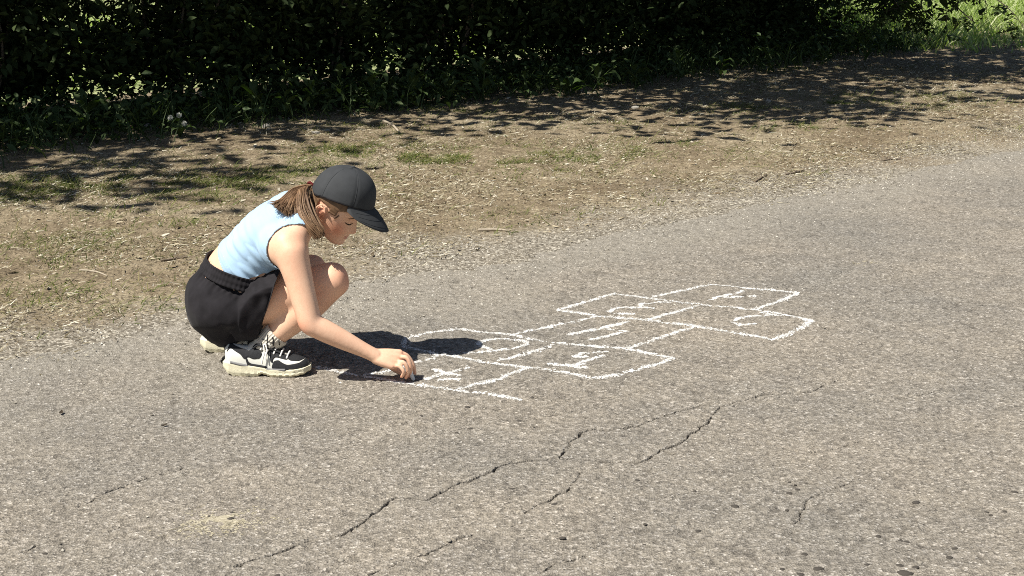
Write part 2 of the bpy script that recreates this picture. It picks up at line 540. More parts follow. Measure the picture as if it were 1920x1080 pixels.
# ---- wide sheet to the horizon ----------------------------------------------
M_field, nt, b = new_mat('meadow_ground', 0.95, 0.1)
v = coords(nt)
f1 = noise(nt, v, 0.35, 4); f2 = noise(nt, v, 7.0, 5)
col = mixc(nt, 0.5, ramp(nt, f1, [(0.3, (0.30, 0.34, 0.15)), (0.7, (0.44, 0.45, 0.27))]), ramp(nt, f2, [(0.3, (0.13, 0.19, 0.05)), (0.7, (0.42, 0.43, 0.25))]))
nt.links.new(col, b.inputs['Base Color'])
bump(nt, b, f2, 1.0, 0.1)
g_s = np.concatenate([np.linspace(-900, -40, 12), np.linspace(-30, 60, 46), np.linspace(80, 900, 12)])
g_t = np.concatenate([np.linspace(-900, -20, 10), np.linspace(-14, 40, 28), np.linspace(60, 900, 12)])
GS, GT = np.meshgrid(g_s, g_t, indexing='ij'); GX, GY = xy_of(GS.ravel(), GT.ravel())
GZ = -.11 + .05 * (fbm(GX * .2, GY * .2, 91) - .5) * sstep(6, 9, GT.ravel())
ng = len(g_t); i = np.arange(len(g_s) - 1)[:, None] * ng; j = np.arange(ng - 1)[None, :]
FG = np.stack([i + j, i + ng + j, i + ng + j + 1, i + j + 1], -1).reshape(-1, 4)
ground = structure('ground', build_mesh('ground', np.stack([GX, GY, GZ], 1), FG), M_field)

def surf_z(x, y):
    x = np.atleast_1d(np.asarray(x, float)); y = np.atleast_1d(np.asarray(y, float))
    return np.maximum(np.maximum(road_h(x, y) - 9 * (st_of(x, y)[1] > .6), verge_h(x, y)), -.11)

# ---- scattered fine matter ------------------------------------------------------
def island_mat(name, stops, rough=0.9, spec=0.15, trans=0.0):
    m, nt, b = new_mat(name, rough, spec)
    g = N_(nt, 'ShaderNodeNewGeometry')
    col = ramp(nt, g.outputs['Random Per Island'], stops)
    nt.links.new(col, b.inputs['Base Color'])
    if trans:
        t = N_(nt, 'ShaderNodeBsdfTranslucent'); nt.links.new(mixc(nt, 1.0, col, (1.15, 1.5, 0.45), 'MULTIPLY'), t.inputs['Color'])
        mx = N_(nt, 'ShaderNodeMixShader'); mx.inputs[0].default_value = trans
        nt.links.new(b.outputs[0], mx.inputs[1]); nt.links.new(t.outputs[0], mx.inputs[2])
        nt.links.new(mx.outputs[0], nt.nodes['Material Output'].inputs['Surface'])
    return m
M_straw = island_mat('dry_clippings', [(0.0, (0.06, 0.046, 0.025)), (0.25, (0.16, 0.13, 0.065)), (0.55, (0.31, 0.27, 0.175)), (0.85, (0.50, 0.455, 0.33)), (1.0, (0.72, 0.69, 0.58))])
M_grass = island_mat('short_green_grass', [(0.0, (0.06, 0.08, 0.022)), (0.5, (0.12, 0.15, 0.045)), (0.8, (0.19, 0.205, 0.07)), (1.0, (0.36, 0.31, 0.15))], trans=.25)
M_pebble = island_mat('gravel_stone', [(0.0, (0.10, 0.09, 0.075)), (0.35, (0.21, 0.19, 0.155)), (0.75, (0.34, 0.315, 0.26)), (1.0, (0.66, 0.63, 0.56))])

def scatter_blades(P, ang, ln, wd, lift, curl, yaw_tip=None, seg=2):
    """lying or standing blades: P (n,3) root, ang heading, ln length, wd width, lift = tip height as a share of length"""
    n = len(P)
    dx, dy = np.cos(ang), np.sin(ang)
    px_, py_ = -dy, dx
    rows = []
    for k in range(seg + 1):
        w = k / seg
        cx = P[:, 0] + dx * ln * w * np.sqrt(np.clip(1 - lift ** 2, .02, 1)) + px_ * curl * ln * w * w
        cy = P[:, 1] + dy * ln * w * np.sqrt(np.clip(1 - lift ** 2, .02, 1)) + py_ * curl * ln * w * w
        cz = P[:, 2] + ln * lift * (w - .25 * w * w)
        hw_ = wd * .5 * (1 - .8 * w * w)
        rows.append(np.stack([cx + px_ * hw_, cy + py_ * hw_, cz + hw_ * .6], 1)); rows.append(np.stack([cx - px_ * hw_, cy - py_ * hw_, cz - hw_ * .2], 1))
    V = np.stack(rows, 1).reshape(-1, 3); st = 2 * (seg + 1)
    o = np.arange(n)[:, None] * st
    F = np.concatenate([o + np.array([[2 * k, 2 * k + 1, 2 * k + 3, 2 * k + 2]]) for k in range(seg)], 0)
    return V, F
def in_view(x, y, m=1.3):
    return np.abs(x) < (np.maximum(y, 0) * .345 + m)
# dry clippings
def sample_st(n, s0, s1, t0, t1, dens):
    s = rng.uniform(s0, s1, n); t = rng.uniform(t0, t1, n); x, y = xy_of(s, t)
    k = (rng.random(n) < dens(x, y, s, t)) & in_view(x, y)
    return x[k], y[k], s[k], t[k]
x, y, s, t = sample_st(280000, -2, 13, -.2, 4.0, lambda x, y, s, t: sstep(-.1, .5, t + .5 * (fbm(x * 2, y * 2, 5) - .5)) * (.18 + .82 * sstep(.40, .66, fbm(x * 1.9, y * 1.9, 6, 4))) * (1 - .5 * sstep(2.6, 3.6, t)))
n = len(x); z = surf_z(x, y) + rng.uniform(.001, .007, n)
V, F = scatter_blades(np.stack([x, y, z], 1), rng.uniform(0, 6.283, n), rng.gamma(1.8, .007, n) + .008, rng.uniform(.002, .0054, n), rng.uniform(-.05, .6, n), rng.normal(0, .6, n), seg=1)
stuff('dry_clippings', build_mesh('dry_clippings', V, F, False), M_straw, 'pale dry grass clippings strewn over the trodden verge', 'clippings')
# broader pale chips and leaf scraps
x, y, s, t = sample_st(5200, -2, 13, .2, 3.9, lambda x, y, s, t: sstep(.2, .8, t) * .25 + .75 * sstep(.4, .7, fbm(x * 1.2, y * 1.2, 16)))
n = len(x); z = surf_z(x, y) + .004
V, F = scatter_blades(np.stack([x, y, z], 1), rng.uniform(0, 6.283, n), rng.uniform(.012, .04, n), rng.uniform(.006, .016, n), rng.uniform(-.02, .35, n), rng.normal(0, .25, n))
M_chip = island_mat('dead_leaf_scraps', [(0.0, (0.10, 0.07, 0.04)), (0.4, (0.25, 0.20, 0.13)), (0.8, (0.42, 0.36, 0.25)), (1.0, (0.62, 0.57, 0.46))])
stuff('leaf_scraps', build_mesh('leaf_scraps', V, F, False), M_chip, 'small dry leaf scraps and pale chips lying on the verge', 'leaf scraps')
# green grass in patches
spots = [(80, 362, 1.0, .30), (200, 345, .5, .2), (440, 345, 1.0, .22), (400, 372, .5, .2), (740, 305, 1.0, .26), (660, 288, .8, .2), (830, 300, .9, .22), (935, 306, .9, .12), (1110, 290, .8, .16),
         (980, 285, .4, .2), (1040, 320, .35, .2), (1270, 275, .35, .25), (1380, 205, .6, .18), (1560, 197, .9, .09), (1170, 240, .5, .1), (860, 215, .5, .2), (190, 318, .5, .12), (300, 350, .5, .16),
         (520, 320, .5, .2), (60, 450, .35, .25), (200, 480, .3, .25), (330, 420, .35, .22), (1700, 190, .4, .4), (250, 560, .2, .2), (40, 560, .25, .2), (1130, 300, .5, .14), (1480, 240, .4, .2), (700, 250, .4, .2)]
gx, gy = [], []
for (px_, py_, dn_, rd_) in spots:
    q = gp(px_, py_, .03); m_ = int(3000 * dn_ * (rd_ / .25) ** 1.6)
    rx_ = rng.normal(0, rd_ * .85, m_); ry_ = rng.normal(0, rd_ * .75, m_)
    gx.append(q[0] + rx_ * 1.2); gy.append(q[1] + ry_)
gx = np.concatenate(gx); gy = np.concatenate(gy)
k = rng.random(len(gx)) < sstep(.42, .60, fbm(gx * 7, gy * 7, 19, 3)); gx, gy = gx[k], gy[k]
x, y, s, t = sample_st(60000, -2, 13, .3, 4.2, lambda x, y, s, t: .75 * sstep(.54, .72, fbm(x * 3.1, y * 3.1, 25, 4)) + .5 * sstep(3.0, 4.0, t) + .05)
x = np.concatenate([gx, x]); y = np.concatenate([gy, y]); n = len(x)
z = surf_z(x, y) - .003
V, F = scatter_blades(np.stack([x, y, z], 1), rng.uniform(0, 6.283, n), rng.gamma(3, .011, n) + .012, rng.uniform(.0018, .0042, n), rng.uniform(.12, .85, n), rng.normal(0, .35, n), seg=2)
stuff('grass', build_mesh('grass', V, F, False), M_grass, 'patchy short green grass growing on the dry verge', 'grass')

# gravel spilling from the verge over the road edge
def pebbles(x, y, z, r):
    n = len(x)
    base_ = np.array([(1, 0, -.4), (0, 1, -.4), (-1, 0, -.4), (0, -1, -.4), (.1, .1, 1)], float)
    a_ = rng.uniform(0, 6.283, n); ca, sa = np.cos(a_), np.sin(a_)
    sc = np.stack([r, r * rng.uniform(.55, .95, n), r * rng.uniform(.35, .7, n)], 1)
    Vb_ = base_[None] * sc[:, None] * rng.uniform(.7, 1.3, (n, 5, 1))
    Vx = Vb_[:, :, 0] * ca[:, None] - Vb_[:, :, 1] * sa[:, None]; Vy = Vb_[:, :, 0] * sa[:, None] + Vb_[:, :, 1] * ca[:, None]
    V = np.stack([Vx + x[:, None], Vy + y[:, None], Vb_[:, :, 2] + z[:, None]], 2).reshape(-1, 3)
    t_ = np.array([(0, 1, 4), (1, 2, 4), (2, 3, 4), (3, 0, 4)])
    return V, (np.arange(n)[:, None, None] * 5 + t_[None]).reshape(-1, 3)
x, y, s, t = sample_st(190000, -1.6, 9, -1.6, 1.2, lambda x, y, s, t: .95 * np.exp(-((t - .10 + .7 * (fbm(x * 2, y * 2, 33) - .5)) / .36) ** 2) * (.35 + .65 * sstep(.3, .6, fbm(x * 5, y * 5, 34))) + .02)
n = len(x); r = np.minimum(rng.gamma(2.0, .0008, n) + .0013, .0055)
V, F = pebbles(x, y, surf_z(x, y) + r * .2, r)
stuff('gravel', build_mesh('gravel', V, F, False), M_pebble, 'fine loose gravel along the ragged edge of the road', 'gravel')

# crumbs of dry soil over the verge
x, y, s, t = sample_st(70000, -1.8, 12, .2, 3.9, lambda x, y, s, t: .15 + .85 * sstep(.42, .62, fbm(x * 3.3, y * 3.3, 37, 4)))
n = len(x); r = rng.gamma(1.8, .0016, n) + .0018
V, F = pebbles(x, y, surf_z(x, y) + r * .2, r)
M_crumb = island_mat('soil_crumbs', [(0.0, (0.09, 0.066, 0.042)), (0.5, (0.21, 0.165, 0.108)), (0.9, (0.34, 0.29, 0.205)), (1.0, (0.58, 0.53, 0.44))])
stuff('soil_crumbs', build_mesh('soil_crumbs', V, F, False), M_crumb, 'loose crumbs of dry brown soil on the verge', 'soil')
# ================================================================ hedge of trees and shrubs, undergrowth
def leaf_mat(name, stops, trans, rough=0.55, spec=0.3):
    return island_mat(name, stops, rough, spec, trans)
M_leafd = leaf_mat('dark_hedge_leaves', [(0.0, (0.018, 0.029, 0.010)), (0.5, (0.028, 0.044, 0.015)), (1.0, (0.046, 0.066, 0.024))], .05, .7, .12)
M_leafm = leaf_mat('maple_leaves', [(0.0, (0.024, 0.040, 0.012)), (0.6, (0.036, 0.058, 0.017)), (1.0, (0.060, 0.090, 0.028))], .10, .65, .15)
M_weed = leaf_mat('weed_leaves', [(0.0, (0.035, 0.060, 0.018)), (0.5, (0.055, 0.088, 0.028)), (1.0, (0.085, 0.120, 0.042))], .2, .6)
M_tallg = leaf_mat('meadow_grass', [(0.0, (0.26, 0.32, 0.11)), (0.5, (0.40, 0.47, 0.20)), (0.85, (0.50, 0.55, 0.29)), (1.0, (0.62, 0.62, 0.42))], .45)
M_bark, nt, b = new_mat('brown_bark', 0.95, 0.1)
v = coords(nt, 'Object', (1, 1, .18))
nt.links.new(ramp(nt, noise(nt, v, 40.0, 4), [(0.3, (0.035, 0.027, 0.02)), (0.7, (0.12, 0.10, 0.08))]), b.inputs['Base Color'])
bump(nt, b, noise(nt, v, 50.0, 4), 0.9, 0.02)
M_twig = plain('grey_twig_bark', (0.20, 0.16, 0.12), 0.9, 0.1, 0.3, 90.0)

def leaf_cloud(P, size, asp=.55, up_bias=.5, droop=.25):
    """pointed oval leaves, folded along the midrib: 6 vertices and 4 triangles each"""
    n = len(P)
    nrm = rng.normal(0, 1, (n, 3)); nrm[:, 2] = np.abs(nrm[:, 2]) + up_bias
    nrm /= np.linalg.norm(nrm, axis=1, keepdims=True)
    d = rng.normal(0, 1, (n, 3)); d[:, 2] -= droop
    d -= nrm * (d * nrm).sum(1, keepdims=True); d /= np.linalg.norm(d, axis=1, keepdims=True) + 1e-9
    w = np.cross(nrm, d)
    L = size[:, None]; W = L * asp * .5
    fold = nrm * W * .35
    b0 = P; b3 = P + d * L - nrm * L * .10
    r1 = P + d * L * .35 + w * W + fold; l1 = P + d * L * .35 - w * W + fold
    c1 = P + d * L * .38
    r2 = P + d * L * .68 + w * W * .72 + fold * .6 - nrm * L * .04; l2 = P + d * L * .68 - w * W * .72 + fold * .6 - nrm * L * .04
    V = np.stack([b0, r1, r2, b3, l2, l1], 1).reshape(-1, 3)
    o = np.arange(n)[:, None] * 6
    F = np.concatenate([o + np.array([[0, 1, 2, 3]]), o + np.array([[0, 3, 4, 5]])], 0)
    return V, F

def limb_tree(root_xy, z0, h, r, seed, lean=(0, 0), n_limb=7, spread=1.2, zfirst=.8):
    r_ = random.Random(seed)
    x, y = root_xy
    pts = [A3(x, y, z0 - .08)]
    for k in range(1, 6):
        pts.append(A3(x + lean[0] * k / 5 + r_.uniform(-.08, .08), y + lean[1] * k / 5 + r_.uniform(-.08, .08), z0 + h * k / 5))
    rad = [r * 1.35, r, r * .8, r * .6, r * .4, r * .15]
    limbs = []; ends = []
    for k in range(n_limb):
        w = r_.uniform(zfirst / h, .85); q = pts[0] + (pts[-1] - pts[0]) * w
        i = min(4, int(w * 5)); q = lerp(pts[i], pts[i + 1], w * 5 - i)
        a_ = r_.uniform(0, 6.283); ln = spread * r_.uniform(.6, 1.1)
        e = q + A3(math.cos(a_) * ln, math.sin(a_) * ln, r_.uniform(.0, .7) * ln)
        m_ = lerp(q, e, .5) + A3(r_.uniform(-.1, .1), r_.uniform(-.1, .1), .12)
        limbs.append(([q, m_, e], [r * .35, r * .22, r * .06])); ends.append(e)
    return pts, rad, limbs, ends
def lerp(a, b, t): return a + (b - a) * t

def tree(s, t, h, seed, label, n_leaf=2300, r=.07, zlow=1.15, crown_w=1.35, front=0.0, shift=0.0):
    x, y = xy_of(s, t); z0 = float(surf_z(x, y)[0])
    root = thing('maple_tree', label, 'tree', (x, y, z0), 'trees of the hedgerow')
    pts, rad_, limbs, ends = limb_tree((x, y), z0, h, r, seed, n_limb=8, spread=1.0)
    tr = part('trunk', *tube(pts, rad_, n=12, sub=4), M_bark, root)
    for p_, rr_ in limbs:
        part('limb', *tube(p_, rr_, n=7, sub=3), M_bark, tr)
    r_ = np.random.default_rng(seed + 100)
    nc = 46
    cz = r_.uniform(zlow, h + .6, nc)
    wz = np.sin(np.clip((cz - zlow + .35) / (h + 1.2 - zlow), 0, 1) * math.pi) ** .5 * crown_w
    a_ = r_.uniform(0, 6.283, nc); q = np.sqrt(r_.uniform(0, 1, nc))
    cs = s + shift + q * np.cos(a_) * wz * 1.05; ct = t - front * sstep(zlow, zlow + 1.5, cz) + q * np.sin(a_) * wz
    cx, cy = xy_of(cs, ct)
    k = r_.integers(0, nc, n_leaf)
    P = np.stack([cx[k], cy[k], cz[k]], 1) + r_.normal(0, 1, (n_leaf, 3)) * A3(.30, .30, .22)
    P[:, 2] = np.maximum(P[:, 2], zlow - .15)
    V, F = leaf_cloud(P, r_.uniform(.12, .20, n_leaf), .62)
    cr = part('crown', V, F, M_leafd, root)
    return root, cr
ordw = ['first', 'second', 'third', 'fourth', 'fifth', 'sixth', 'seventh']
tspec = [(-5.4, 4.9, 5.2), (-3.4, 5.1, 5.6), (-1.6, 4.8, 5.2), (.2, 5.0, 5.0), (2.3, 5.0, 4.6), (4.0, 4.7, 4.9), (5.6, 4.7, 5.4), (7.2, 4.6, 5.6), (8.8, 4.7, 5.4)]
tlab = ['hedgerow maple far out on the left, beyond the picture edge', 'hedgerow maple left of the picture edge, nearer its neighbour', 'hedgerow maple just off the left edge of the picture',
        'slim maple at the left end of the dark hedge', 'slim dark-trunked maple in the hedge behind the crouching girl', 'slim maple in the hedge above the girl\'s cap',
        'maple trunk in the middle of the dark hedge', 'maple in the dark hedge right of its middle', 'maple near the right end of the dark hedge']
for i_, ((s_, t_, h_), lb) in enumerate(zip(tspec, tlab)):
    tree(s_, t_, h_, 40 + i_, lb, r=.055 + .012 * (i_ % 3), front=[1.1, 1.2, 1.35, .6, .8, 1.7, 1.8, 1.8, 1.6][i_], crown_w=1.3 + .15 * (s_ > 4), zlow=1.05, n_leaf=1050 if s_ < 1 else (1500 if s_ < 5 else 1800))

# dense shrubs under the trees
def shrub(s, t, seed, label, n_leaf=3000, ws=.85, wt=.85, h=1.25):
    x, y = xy_of(s, t); z0 = float(surf_z(x, y)[0])
    root = thing('hedge_shrub', label, 'shrub', (x, y, z0), 'shrubs of the hedge')
    r_ = np.random.default_rng(seed); q_ = random.Random(seed)
    for k in range(6):
        a_ = q_.uniform(0, 6.283); ln = q_.uniform(.2, .6)
        p0 = A3(x + .06 * math.cos(a_), y + .06 * math.sin(a_), z0 - .05); p2 = A3(x + ln * math.cos(a_), y + ln * math.sin(a_), z0 + h * q_.uniform(.7, 1.1))
        part('stem', *tube([p0, lerp(p0, p2, .5) + A3(q_.uniform(-.08, .08), q_.uniform(-.08, .08), 0), p2], [.014, .010, .003], n=6, sub=3), M_twig, root)
    nc = 60
    cs = r_.normal(0, .5, nc) * ws; ct = r_.normal(0, .45, nc) * wt; cz = r_.uniform(.12, h, nc)
    cx, cy = xy_of(s + cs, t + ct)
    k = r_.integers(0, nc, n_leaf)
    P = np.stack([cx[k], cy[k], z0 + cz[k]], 1) + r_.normal(0, 1, (n_leaf, 3)) * A3(.13, .13, .10)
    ss_, tt_ = st_of(P[:, 0], P[:, 1])
    front = 3.62 + .30 * (fbm(ss_ * 1.4, ss_ * 0 + 3, 55) - .5) * 2 + .35 * sstep(4.2, 2.2, ss_) - .25 * sstep(.3, 1.2, P[:, 2])
    P = P[(tt_ > front) & (P[:, 2] > z0 + .02) & (r_.random(len(P)) < .46 + .16 * sstep(3.2, 2.2, ss_) - .10 * np.exp(-((ss_ - 4.3) / 1.3) ** 2) + .40 * sstep(6.0, 7.5, ss_) + .54 * sstep(.38, .52, fbm(ss_ * 1.5, P[:, 2] * 1.8, 57, 3)))]
    V, F = leaf_cloud(P, r_.uniform(.045, .085, len(P)), .5)
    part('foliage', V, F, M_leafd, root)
    return root
sh_lab = ['left-edge', 'leftmost full', 'dark leafy', 'shadowed']
k_ = 0
sh_words = ['cut by the left edge of the picture', 'behind the weeds at far left', 'left of the dandelion', 'behind the dandelion', 'above and left of the girl', 'directly above the girl\'s back',
            'directly above the girl\'s cap', 'right of the girl\'s cap', 'behind the fallen stick', 'at the centre of the hedge', 'just right of the hedge centre', 'above the far hopscotch squares',
            'where the hedge steps back on the right', 'next to the last shrub on the right', 'at the right end of the hedge beside the sunlit gap']
for i_, s_ in enumerate(np.linspace(.9, 9.5, 15)):
    shrub(s_, 4.60 + (.25 if i_ % 2 else -.1) + .2 * (s_ < 3), 200 + i_, 'dark dense leafy shrub ' + sh_words[i_], n_leaf=7000 if i_ < 9 else 8200, ws=.85 if i_ < 13 else .6, wt=1.15)

shrub(10.3, 4.95, 230, 'dark dense leafy shrub set back behind the right end of the hedge', n_leaf=6000, ws=.7)
shrub(10.9, 5.5, 231, 'dark dense leafy shrub farthest back, against the sunlit meadow', n_leaf=5000, ws=.7)
# ---- broad-leaved weeds along the foot of the hedge ---------------------------------
def blade_leaf_mesh(name, L, W, arch, seed, wav=.12):
    r_ = random.Random(seed); n = 8; V = []; F = []
    for k in range(n + 1):
        w = k / n
        x = L * w; z = arch * L * math.sin(w * 2.3) - .10 * L * w
        hw_ = W * .5 * (math.sin(min(1, w * 1.02) * math.pi) ** .65 * (1 - .25 * w) + .04)
        wv = wav * W * math.sin(w * 14 + r_.uniform(0, 1))
        V += [(x, hw_, z + .25 * hw_ + wv), (x, 0, z), (x, -hw_, z + .25 * hw_ - wv)]
    for k in range(n):
        a_ = k * 3
        F += [(a_, a_ + 3, a_ + 4, a_ + 1), (a_ + 1, a_ + 4, a_ + 5, a_ + 2)]
    me = build_mesh(name, V, F); me.materials.append(M_weed); return me
weed_me = [blade_leaf_mesh('leaf', .20, .085, .55, 1), blade_leaf_mesh('leaf', .16, .075, .4, 2), blade_leaf_mesh('leaf', .24, .08, .65, 3), blade_leaf_mesh('leaf', .13, .055, .7, 4)]
wr = random.Random(9)
def weed(px_, py_, label, n=9, sc=1.0):
    p_ = gp(px_, py_, .05); z0 = float(surf_z(p_[0], p_[1])[0])
    root = thing('broadleaf_weed', label, 'weed', (p_[0], p_[1], z0), 'weeds at the foot of the hedge')
    st_h = wr.uniform(.10, .32) * sc
    part('stem', *tube([A3(p_[0], p_[1], z0 - .02), A3(p_[0] + .01, p_[1], z0 + st_h * .6), A3(p_[0] + wr.uniform(-.03, .03), p_[1], z0 + st_h)], [.006, .005, .003], n=6, sub=2), M_weed, root)
    for k in range(n):
        o = bpy.data.objects.new('leaf', wr.choice(weed_me)); C.objects.link(o); o.parent = root
        o.location = (0, 0, st_h * (k / n) ** .8)
        a_ = k * 2.4 + wr.uniform(-.4, .4)
        o.rotation_euler = (wr.uniform(-.3, .3), -wr.uniform(-.35, .45), a_)
        q = sc * wr.uniform(.7, 1.2); o.scale = (q, q, q)
    return root
weeds = [(40, 262, 'weed at the left picture edge below the hedge'), (95, 266, 'tall weed near the left edge of the hedge foot'), (165, 262, 'broad weed left of the pale stones'), (215, 252, 'broad dark weed with arching leaves left of the dandelion'),
         (262, 250, 'low weed just left of the dandelion'), (395, 248, 'weed just right of the dandelion'), (300, 236, 'big-leaved weed behind the dandelion'), (430, 232, 'leafy weed between dandelion and girl'),
         (480, 236, 'weed at the hedge foot left of the girl\'s back'), (535, 232, 'broad weed above the girl\'s back'), (585, 222, 'bright-tipped weed directly above the girl\'s ponytail'), (640, 214, 'weed above the girl\'s cap'),
         (700, 214, 'weed just left of the fallen stick'), (770, 206, 'weed just right of the fallen stick'), (840, 202, 'low weed right of the girl, third clump past the stick'), (905, 196, 'weed at the hedge foot left of centre'),
         (985, 190, 'weed at the centre of the hedge foot'), (1060, 184, 'weed just right of the hedge centre'), (1120, 176, 'pale-stemmed weed before the hedge gap'), (1190, 170, 'weed right of the pale-stemmed weed'),
         (1270, 158, 'weed above the first hopscotch squares'), (1350, 152, 'weed where the hedge turns away'), (1440, 140, 'weed left of the sunlit gap'), (1540, 126, 'weed near the sunlit gap'), (1620, 118, 'weed at the edge of the sunlit gap')]
for (a_, b_, lb) in weeds:
    weed(a_, b_, 'dark green broad-leaved ' + lb, n=wr.randint(8, 12), sc=wr.uniform(.5, .85))

# low ground cover and tall grass stalks at the hedge foot, uncountable
x, y, s, t = sample_st(26000, .5, 11, 3.1, 4.4, lambda x, y, s, t: sstep(3.2, 3.7, t + .6 * (fbm(x * 1.5, y * 1.5, 77) - .5) + .0) * .8)
n = len(x); zz = surf_z(x, y) + rng.gamma(1.6, .05, n) + .01
V, F = leaf_cloud(np.stack([x, y, zz], 1), rng.uniform(.03, .075, n), .45, .7, 0)
stuff('ground_cover', build_mesh('ground_cover', V, F), M_weed, 'low dark leafy ground cover along the foot of the hedge', 'ground cover')
x, y, s, t = sample_st(9000, .8, 11, 3.0, 4.2, lambda x, y, s, t: sstep(3.1, 3.6, t) * (.15 + .85 * sstep(.5, .7, fbm(x * 2.2, y * 2.2, 78))))
n = len(x)
V, F = scatter_blades(np.stack([x, y, surf_z(x, y) - .01], 1), rng.uniform(0, 6.283, n), rng.uniform(.10, .42, n), rng.uniform(.004, .009, n), rng.uniform(.75, .97, n), rng.normal(0, .3, n), seg=4)
stuff('tall_grass', build_mesh('tall_grass', V, F), M_weed, 'tall dim grass blades growing at the foot of the hedge', 'grass')

# sunlit meadow grass behind the hedge
x, y, s, t = [np.concatenate(q) for q in zip(*[sample_st(60000, 7.5, 26, 2.7, 12, lambda x, y, s, t: np.maximum(sstep(10.3, 11.2, s + .3 * (t - 3)) * sstep(2.75, 3.3, t + .12 * (s - 11)), sstep(9.0, 10.6, s + .35 * (t - 4.6)) * (t > 4.6)) * (x > 1.5)), sample_st(16000, 0, 14, 7, 12, lambda x, y, s, t: .5 + 0 * x)])]
n = len(x)
V, F = scatter_blades(np.stack([x, y, surf_z(x, y) - .02], 1), rng.uniform(0, 6.283, n), (rng.gamma(5, .075, n) + .12) * (.25 + .75 * sstep(2.8, 5.0, t)), rng.uniform(.008, .020, n), rng.uniform(.7, .97, n), rng.normal(0, .3, n), seg=2)
stuff('meadow_grass', build_mesh('meadow_grass', V, F), M_tallg, 'bright sunlit tall meadow grass beyond the hedge', 'meadow grass')

# ---- maple at the right whose low branch hangs before the meadow -----------------------
mroot, mcrown = tree(9.9, 4.5, 5.6, 71, 'box elder maple with low hanging leafy branches before the sunlit meadow at right', n_leaf=2600, r=.08, front=2.1, crown_w=1.5, zlow=1.25, shift=-.3)
def lobed_leaf(name, seed):
    r_ = random.Random(seed)
    out = [(0, 0), (.012, .010), (.030, .034), (.022, .040), (.042, .046), (.050, .030), (.062, .034), (.066, .020), (.086, .022), (.088, .010), (.112, 0)]
    V = []
    for x, y in out: V.append((x, y * r_.uniform(.85, 1.1), -.25 * y - 1.6 * x * x + r_.uniform(-.002, .002)))
    for x, y in out[-2:0:-1]: V.append((x, -y * r_.uniform(.85, 1.1), -.25 * y - 1.6 * x * x + r_.uniform(-.002, .002)))
    n = len(V); top = len(out) - 1
    mid = [(x, 0, -1.6 * x * x) for x in (.03, .055, .08)]
    F = []
    for half in (list(range(0, top + 1)), [0] + list(range(n - 1, top - 1, -1))):
        ch = [0, n, n + 1, n + 2, top]
        for k in range(len(half) - 1):
            xm = (V[half[k]][0] + V[half[k + 1]][0]) / 2
            c_ = n if xm < .042 else (n + 1 if xm < .068 else n + 2)
            if half[k] != c_ and half[k + 1] != c_: F.append((half[k], half[k + 1], c_))
        F.append((half[4], n, n + 1)) if False else None
    V += mid
    me = build_mesh(name, V, F); me.materials.append(M_leafm); return me
ml = [lobed_leaf('leaf', k) for k in range(4)]
br = random.Random(17)
mx, my, mz = mroot.location
leaf_count = 0
def hang(p0, p1, sag, r0, n_leaf, sub_n):
    """a hanging branch with side twigs and lobed leaves"""
    global leaf_count
    pts = [lerp(p0, p1, w) + A3(0, 0, -sag * math.sin(w * math.pi * .9)) for w in np.linspace(0, 1, 5)]
    bo = part('branch', *tube(pts, list(np.linspace(r0, .004, 5)), n=6, sub=3), M_bark, mcrown)
    for k in range(sub_n):
        w = br.uniform(.55, 1.0); i = min(3, int(w * 4)); q = lerp(pts[i], pts[i + 1], w * 4 - i)
        e = q + A3(br.uniform(-.30, .30), br.uniform(-.2, .2), br.uniform(-.30, .05))
        m_ = lerp(q, e, .5) + A3(br.uniform(-.04, .04), 0, .03)
        twigs.append(tube([q, m_, e], [.004, .003, .0015], n=5, sub=2))
        for j in range(n_leaf):
            ww = br.uniform(.2, 1.05); c_ = lerp(q, e, ww) + A3(br.gauss(0, .035), br.gauss(0, .035), br.gauss(0, .02))
            o = bpy.data.objects.new('leaf', br.choice(ml)); C.objects.link(o); o.parent = mcrown
            o.location = (c_[0] - mx, c_[1] - my, c_[2] - mz)
            o.rotation_euler = (br.uniform(-.7, .7), br.uniform(.1, 1.2), br.uniform(0, 6.283))
            sc = br.uniform(.85, 1.4); o.scale = (sc, sc, sc); leaf_count += 1
        for j in range(4):
            ww = br.uniform(-.3, 1.0); more.append(lerp(q, e, ww) + A3(br.gauss(0, .09), br.gauss(0, .12), br.gauss(.05, .07)))
twigs = []; more = []
hub = A3(mx, my, mz + 1.5)
ends_px = [(1690, 75, 12.6, 0.10), (1745, 88, 12.4, .12), (1800, 30, 12.2, .12), (1822, 92, 12.1, .10), (1880, 62, 11.9, .10), (1925, 50, 12.0, .1), (1706, 104, 12.8, .1), (1662, 82, 12.9, .1)]
for (a_, b_, Yd, sg_) in ends_px:
    e = at(a_, b_ - 10, Yd)
    hang(hub + A3(br.uniform(-.2, .2), 0, br.uniform(-.2, .3)), e + A3(0, 0, .14), -sg_, .012, 6, 6)
for tw in twigs: part('twig', *tw, M_bark, mcrown)
V, F = leaf_cloud(np.array(more), rng.uniform(.07, .12, len(more)), .6, .5, .6)
o = part('background_leaves', V, F, M_leafm, mcrown); o['kind'] = 'stuff'

